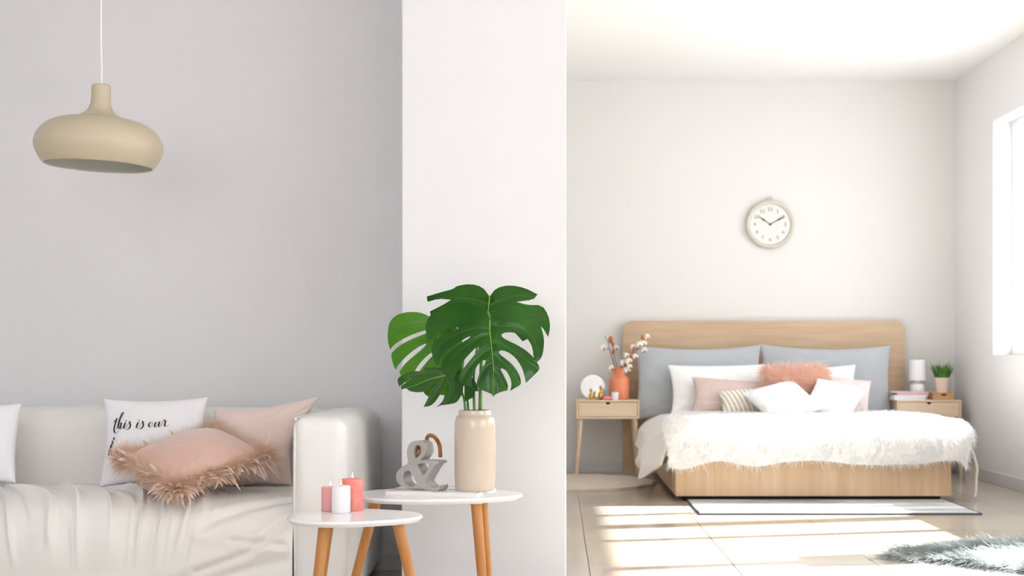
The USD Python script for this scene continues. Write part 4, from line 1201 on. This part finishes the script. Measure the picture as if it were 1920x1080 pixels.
add(br, 'handle', tube([c + [-0.065, 0.004, 0.006], c + [0.01, 0.0, 0.006]], [0.003, 0.0045], 10), M['chrome'])
add(br, 'ferrule', tube([c + [0.01, 0, 0.006], c + [0.035, -0.001, 0.006]], [0.0055, 0.006], 10), M['husk'])
add(br, 'tip', tube([c + [0.035, -0.001, 0.006], c + [0.052, -0.002, 0.006], c + [0.056, -0.002, 0.006]], [0.006, 0.0065, 0.003], 10), M['blue'])

# right nightstand: lamp, books, box with plant
c = on(1720, 10.40)
kl = 10.40 / FPX
la = thing('table_lamp', 'white table lamp with round ceramic base beside the headboard', 'lamp', tuple(c))
zl = lambda py: EYE - (py - CY) * kl
zb_ = NZ
add(la, 'base', lathe([(0, zb_), (0.045, zb_), (0.052, zb_ + 0.012), (0.056, zl(730)), (0.055, zl(724)), (0.048, zl(719.5)), (0.03, zl(717.5)), (0.023, zl(716)), (0.022, zl(711)), (0, zl(711))], (c[0], c[1], 0), 40), M['ceramic'], smooth=40)
add(la, 'shade', lathe([(0.063, zl(713)), (0.065, zl(713)), (0.060, zl(674.5)), (0.058, zl(674.5)), (0.061, zl(713)), (0.063, zl(713))], (c[0], c[1], 0), 48), M['shade'], smooth=50)
add(la, 'stem', tube([(c[0], c[1], zl(712)), (c[0], c[1], zl(690))], 0.006, 10), M['ceramic'])
add(la, 'shade_ring', tube([(c[0] - 0.06, c[1], zl(690)), (c[0] + 0.06, c[1], zl(690))], 0.002, 6), M['ceramic'])


def book(label, px0, px1, D, z0, z1, dep, m, yaw):
    x0, x1 = (px0 - CX) * D / FPX, (px1 - CX) * D / FPX
    t = thing('book', label, 'book', ((x0 + x1) / 2, D + dep / 2, z0))
    Rz = trimesh.transformations.rotation_matrix(math.radians(yaw), [0, 0, 1], [(x0 + x1) / 2, D + dep / 2, z0])
    cov = cat(rbox(x0, x1, D, D + dep, z0, z0 + 0.002, 0.0006), rbox(x0, x1, D, D + dep, z1 - 0.002, z1, 0.0006), rbox(x0, x1, D, D + 0.002, z0, z1, 0.0006))
    pg = rbox(x0 + 0.003, x1 - 0.003, D + 0.002, D + dep - 0.003, z0 + 0.002, z1 - 0.002, 0.0006)
    cov.apply_transform(Rz); pg.apply_transform(Rz)
    add(t, 'cover', cov, m, smooth=False)
    add(t, 'pages', pg, M['paper'], smooth=False)


book('white book at the bottom of the stack on the right nightstand', 1676, 1735, 10.20, NZ, NZ + 0.021, 0.14, M['book_white'], 2)
book('pale white book in the middle of the stack under the pink book', 1677, 1738, 10.20, NZ + 0.021, NZ + 0.036, 0.14, M['book_white'], -3)
book('pink book in the stack on the right nightstand', 1681, 1741, 10.21, NZ + 0.036, NZ + 0.054, 0.14, M['book_pink'], 3)
book('thin rose-white book topmost of the stack beside the white lamp', 1674, 1738, 10.21, NZ + 0.054, NZ + 0.062, 0.13, M['book_rose'], -2)

x0, x1 = (1749 - CX) * 10.27 / FPX, (1790 - CX) * 10.27 / FPX
wb = thing('wooden_box', 'small honey coloured wooden box under the potted grass', 'box', ((x0 + x1) / 2, 10.35, NZ))
add(wb, 'body', rbox(x0, x1, 10.27, 10.41, NZ, NZ + 0.044, 0.002), M['box_wood'], smooth=False)
add(wb, 'lid', rbox(x0 - 0.001, x1 + 0.001, 10.269, 10.411, NZ + 0.044, NZ + 0.051, 0.002), M['box_wood'], smooth=False)
xm = (x0 + x1) / 2
add(wb, 'handle_slot', rbox(xm - 0.018, xm + 0.018, 10.266, 10.271, NZ + 0.031, NZ + 0.042, 0.002), M['dark'], smooth=False)
zp = NZ + 0.051
kp = 10.34 / FPX
xp = (1766 - CX) * kp
pt = thing('potted_grass', 'potted green grass in a pale clay pot on the wooden box', 'plant', (xp, 10.34, zp))
hp = 0.112
add(pt, 'pot', lathe([(0, zp), (0.042, zp), (0.045, zp + 0.004), (0.057, zp + hp - 0.004), (0.057, zp + hp), (0.053, zp + hp), (0.052, zp + hp - 0.012), (0, zp + hp - 0.012)], (xp, 10.34, 0), 40), M['terracotta'], smooth=40)
add(pt, 'soil', lathe([(0, zp + hp - 0.009), (0.052, zp + hp - 0.010), (0.052, zp + hp - 0.013), (0, zp + hp - 0.013)], (xp, 10.34, 0), 24), M['soil'])
rg = np.random.default_rng(81)
V, F, n0 = [], [], 0
for _ in range(240):
    a_, rr = rg.uniform(0, 2 * np.pi), 0.048 * math.sqrt(rg.uniform())
    root = np.array([xp + rr * math.cos(a_), 10.34 + rr * math.sin(a_), zp + hp - 0.011])
    out = np.array([math.cos(a_), math.sin(a_), 0]) * rr / 0.048
    Lg = rg.uniform(0.07, 0.118)
    t = np.linspace(0, 1, 5)
    cpt = root + Lg * (np.array([0, 0, 1.0]) * t[:, None] + out * 0.42 * (t ** 1.5)[:, None] + rg.normal(size=3) * 0.08 * t[:, None])
    sd = np.array([-math.sin(a_ + rg.normal()), math.cos(a_ + rg.normal()), 0]); sd /= np.linalg.norm(sd)
    w = 0.0034 * (1 - t ** 2) + 0.0003
    V.append(np.stack([cpt - sd * w[:, None], cpt + np.cross(sd, [0, 0, 1]) * 0.0012, cpt + sd * w[:, None]], 1).reshape(-1, 3))
    for k_ in range(4):
        for s_ in (0, 1):
            A = n0 + k_ * 3 + s_
            F += [(A, A + 1, A + 4), (A, A + 4, A + 3)]
    n0 += 15
add(pt, 'grass', trimesh.Trimesh(np.vstack(V), F, process=False), M['grass'], smooth=True, kind='stuff')

# ------------------------------------------------------------------ wall clock
kc = YB / FPX
xc, zc = (1442.6 - CX) * kc, EYE - (421.5 - CY) * kc
ck = thing('wall_clock', 'round cream wall clock showing ten past ten above the headboard', 'clock', (xc, YB, zc - 0.19))


def facing(prof):
    """A lathe profile (r, distance off the wall) turned to face the room."""
    m = lathe(prof, (0, 0, 0), 64)
    v = m.vertices
    m = trimesh.Trimesh(np.stack([xc + v[:, 0], YB - v[:, 2], zc + v[:, 1]], 1), m.faces, process=False)
    if m.volume < 0:
        m.invert()
    return m


add(ck, 'case', facing([(0.0, 0.001), (0.175, 0.001), (0.183, 0.010), (0.185, 0.030), (0.180, 0.046), (0.170, 0.052), (0.160, 0.048), (0.156, 0.034), (0.0, 0.034)]), M['clock_case'], smooth=40)
add(ck, 'dial', facing([(0.0, 0.0345), (0.155, 0.0345), (0.155, 0.036), (0.0, 0.036)]), M['clock_dial'], smooth=30)
a_ = np.linspace(0, 2 * np.pi, 25)
add(ck, 'hanging_ring', tube(np.stack([xc + 0.016 * np.cos(a_), np.full(25, YB - 0.02), zc + 0.198 + 0.016 * np.sin(a_)], 1), 0.0035, 6, caps=False), M['clock_case'])
for hnum in range(1, 13):
    tm = meshkit.text_mesh(str(hnum), 0.024, 0.0012)
    tm.apply_translation(-np.r_[tm.bounds.mean(0)[:2], 0])
    an = math.radians(90 - 30 * hnum)
    v = np.array(tm.vertices)
    add(ck, 'numeral', trimesh.Trimesh(np.stack([xc + 0.116 * math.cos(an) + v[:, 0], YB - 0.036 - v[:, 2], zc + 0.116 * math.sin(an) + v[:, 1]], 1), tm.faces[:, ::1], process=False), M['clock_ink'], smooth=False)


def hand(dx, dy, L, off):
    u = np.array([dx, dy]) / math.hypot(dx, dy)
    n_ = np.array([-u[1], u[0]])
    prof = [(-0.012, 0.003), (L * 0.45, 0.0024), (L * 0.55, 0.0062), (L * 0.68, 0.0058), (L * 0.95, 0.0022), (L, 0.0008)]
    pg = [u * s + n_ * w for s, w in prof] + [u * s - n_ * w for s, w in prof[::-1]]
    e = extrude(sg.Polygon(pg).buffer(0), 0.0015)
    v = np.array(e.vertices)
    m = trimesh.Trimesh(np.stack([xc + v[:, 0], YB - off - v[:, 2], zc + v[:, 1]], 1), e.faces)
    if m.volume < 0:
        m.invert()
    return m


add(ck, 'hour_hand', hand(-19.5, 13.5, 0.098, 0.039), M['clock_ink'], smooth=False)
add(ck, 'minute_hand', hand(27, 15, 0.128, 0.042), M['clock_ink'], smooth=False)
add(ck, 'hand_hub', facing([(0, 0.036), (0.008, 0.036), (0.008, 0.046), (0.004, 0.047), (0, 0.047)]), M['clock_ink'], smooth=40)


# ------------------------------------------------------------------ rugs
def flat(outline, z0, z1):
    return trimesh.creation.extrude_polygon(sg.Polygon(outline).buffer(0), z1 - z0, engine='earcut').apply_translation((0, 0, z0))


a_ = np.linspace(0, 2 * np.pi, 160)[:-1]
rr = 0.595 + 0.012 * np.sin(a_ * 11) + 0.01 * np.sin(a_ * 17 + 1)
rc = trimesh.creation.extrude_polygon(sg.Polygon(np.stack([0.09 + rr * np.cos(a_), 9.66 + rr * np.sin(a_)], 1)), 0.014, engine='earcut')
rc = rc.subdivide_to_size(0.05)
rv = rc.vertices
rv[:, 2] += np.where(rv[:, 2] > 0.005, 0.010 * meshkit.fbm(rv * 9, 3, 3), 0.0) + 0.001
single('round_rug', 'round cream shaggy rug with ragged rim beside the left nightstand', 'rug', trimesh.Trimesh(rv, rc.faces), M['rug_cream'], smooth=40)

fr = thing('foot_rug', 'flat white and grey rug lying at the foot of the bed', 'rug', (1.6, 8.3, 0))
RX0, RX1, RY0, RY1 = 0.812, 2.385, 7.79, 8.55
pl = rbox(RX0, RX1, RY0, RY1, 0.001, 0.010, 0.002)
add(fr, 'pile', pl, M['rug_white'], smooth=False)
add(fr, 'binding', cat(rbox(RX0 - 0.008, RX0 - 0.0002, RY0 - 0.008, RY1, 0.0005, 0.011, 0.002), rbox(RX1 + 0.0002, RX1 + 0.010, RY0 - 0.008, RY1, 0.0005, 0.011, 0.002), rbox(RX0, RX1, RY0 - 0.009, RY0 - 0.0002, 0.0005, 0.011, 0.002)), M['rug_edge'], smooth=False)

# sheepskin
sk = sg.Polygon(chaikin([(1.47, 6.10), (1.54, 6.22), (1.68, 6.26), (1.82, 6.40), (2.0, 6.48), (2.22, 6.46), (2.45, 6.42), (2.66, 6.32), (2.74, 6.12), (2.68, 5.85), (2.5, 5.6), (2.3, 5.45), (2.08, 5.55), (1.90, 5.72), (1.75, 5.90), (1.62, 5.98), (1.50, 6.04)], 3))
sm = trimesh.creation.extrude_polygon(sk, 0.02, engine='earcut').subdivide_to_size(0.06)
sv = sm.vertices
dist = shapely.distance(shapely.points(sv[:, :2]), sk.exterior)
sv[:, 2] = np.where(sv[:, 2] > 0.005, 0.008 + 0.022 * (1 - np.exp(-dist / 0.12)) * (0.5 + 1.0 * meshkit.fbm(sv * [4, 4, 0], 2, 8)), 0.001)
sm = trimesh.Trimesh(sv, sm.faces)
sp_ = thing('sheepskin_rug', 'grey shaggy sheepskin rug on the tiles in the sunlight', 'rug', (2.1, 6.1, 0))
add(sp_, 'hide', sm, M['fur_grey'], smooth=60)
rg = np.random.default_rng(91)
topf = sm.submesh([np.where(sm.face_normals[:, 2] > -0.2)[0]], append=True)
hs = hair(topf, 30000, 0.05, rg, bend=(-0.7, -0.35, -0.5), bendk=1.0, spread=0.4)
hs[..., 2] = np.maximum(hs[..., 2], 0.002)
curves(sp_, 'fur', hs, np.linspace(0.0034, 0.001, 5), M['fur_grey_s'])
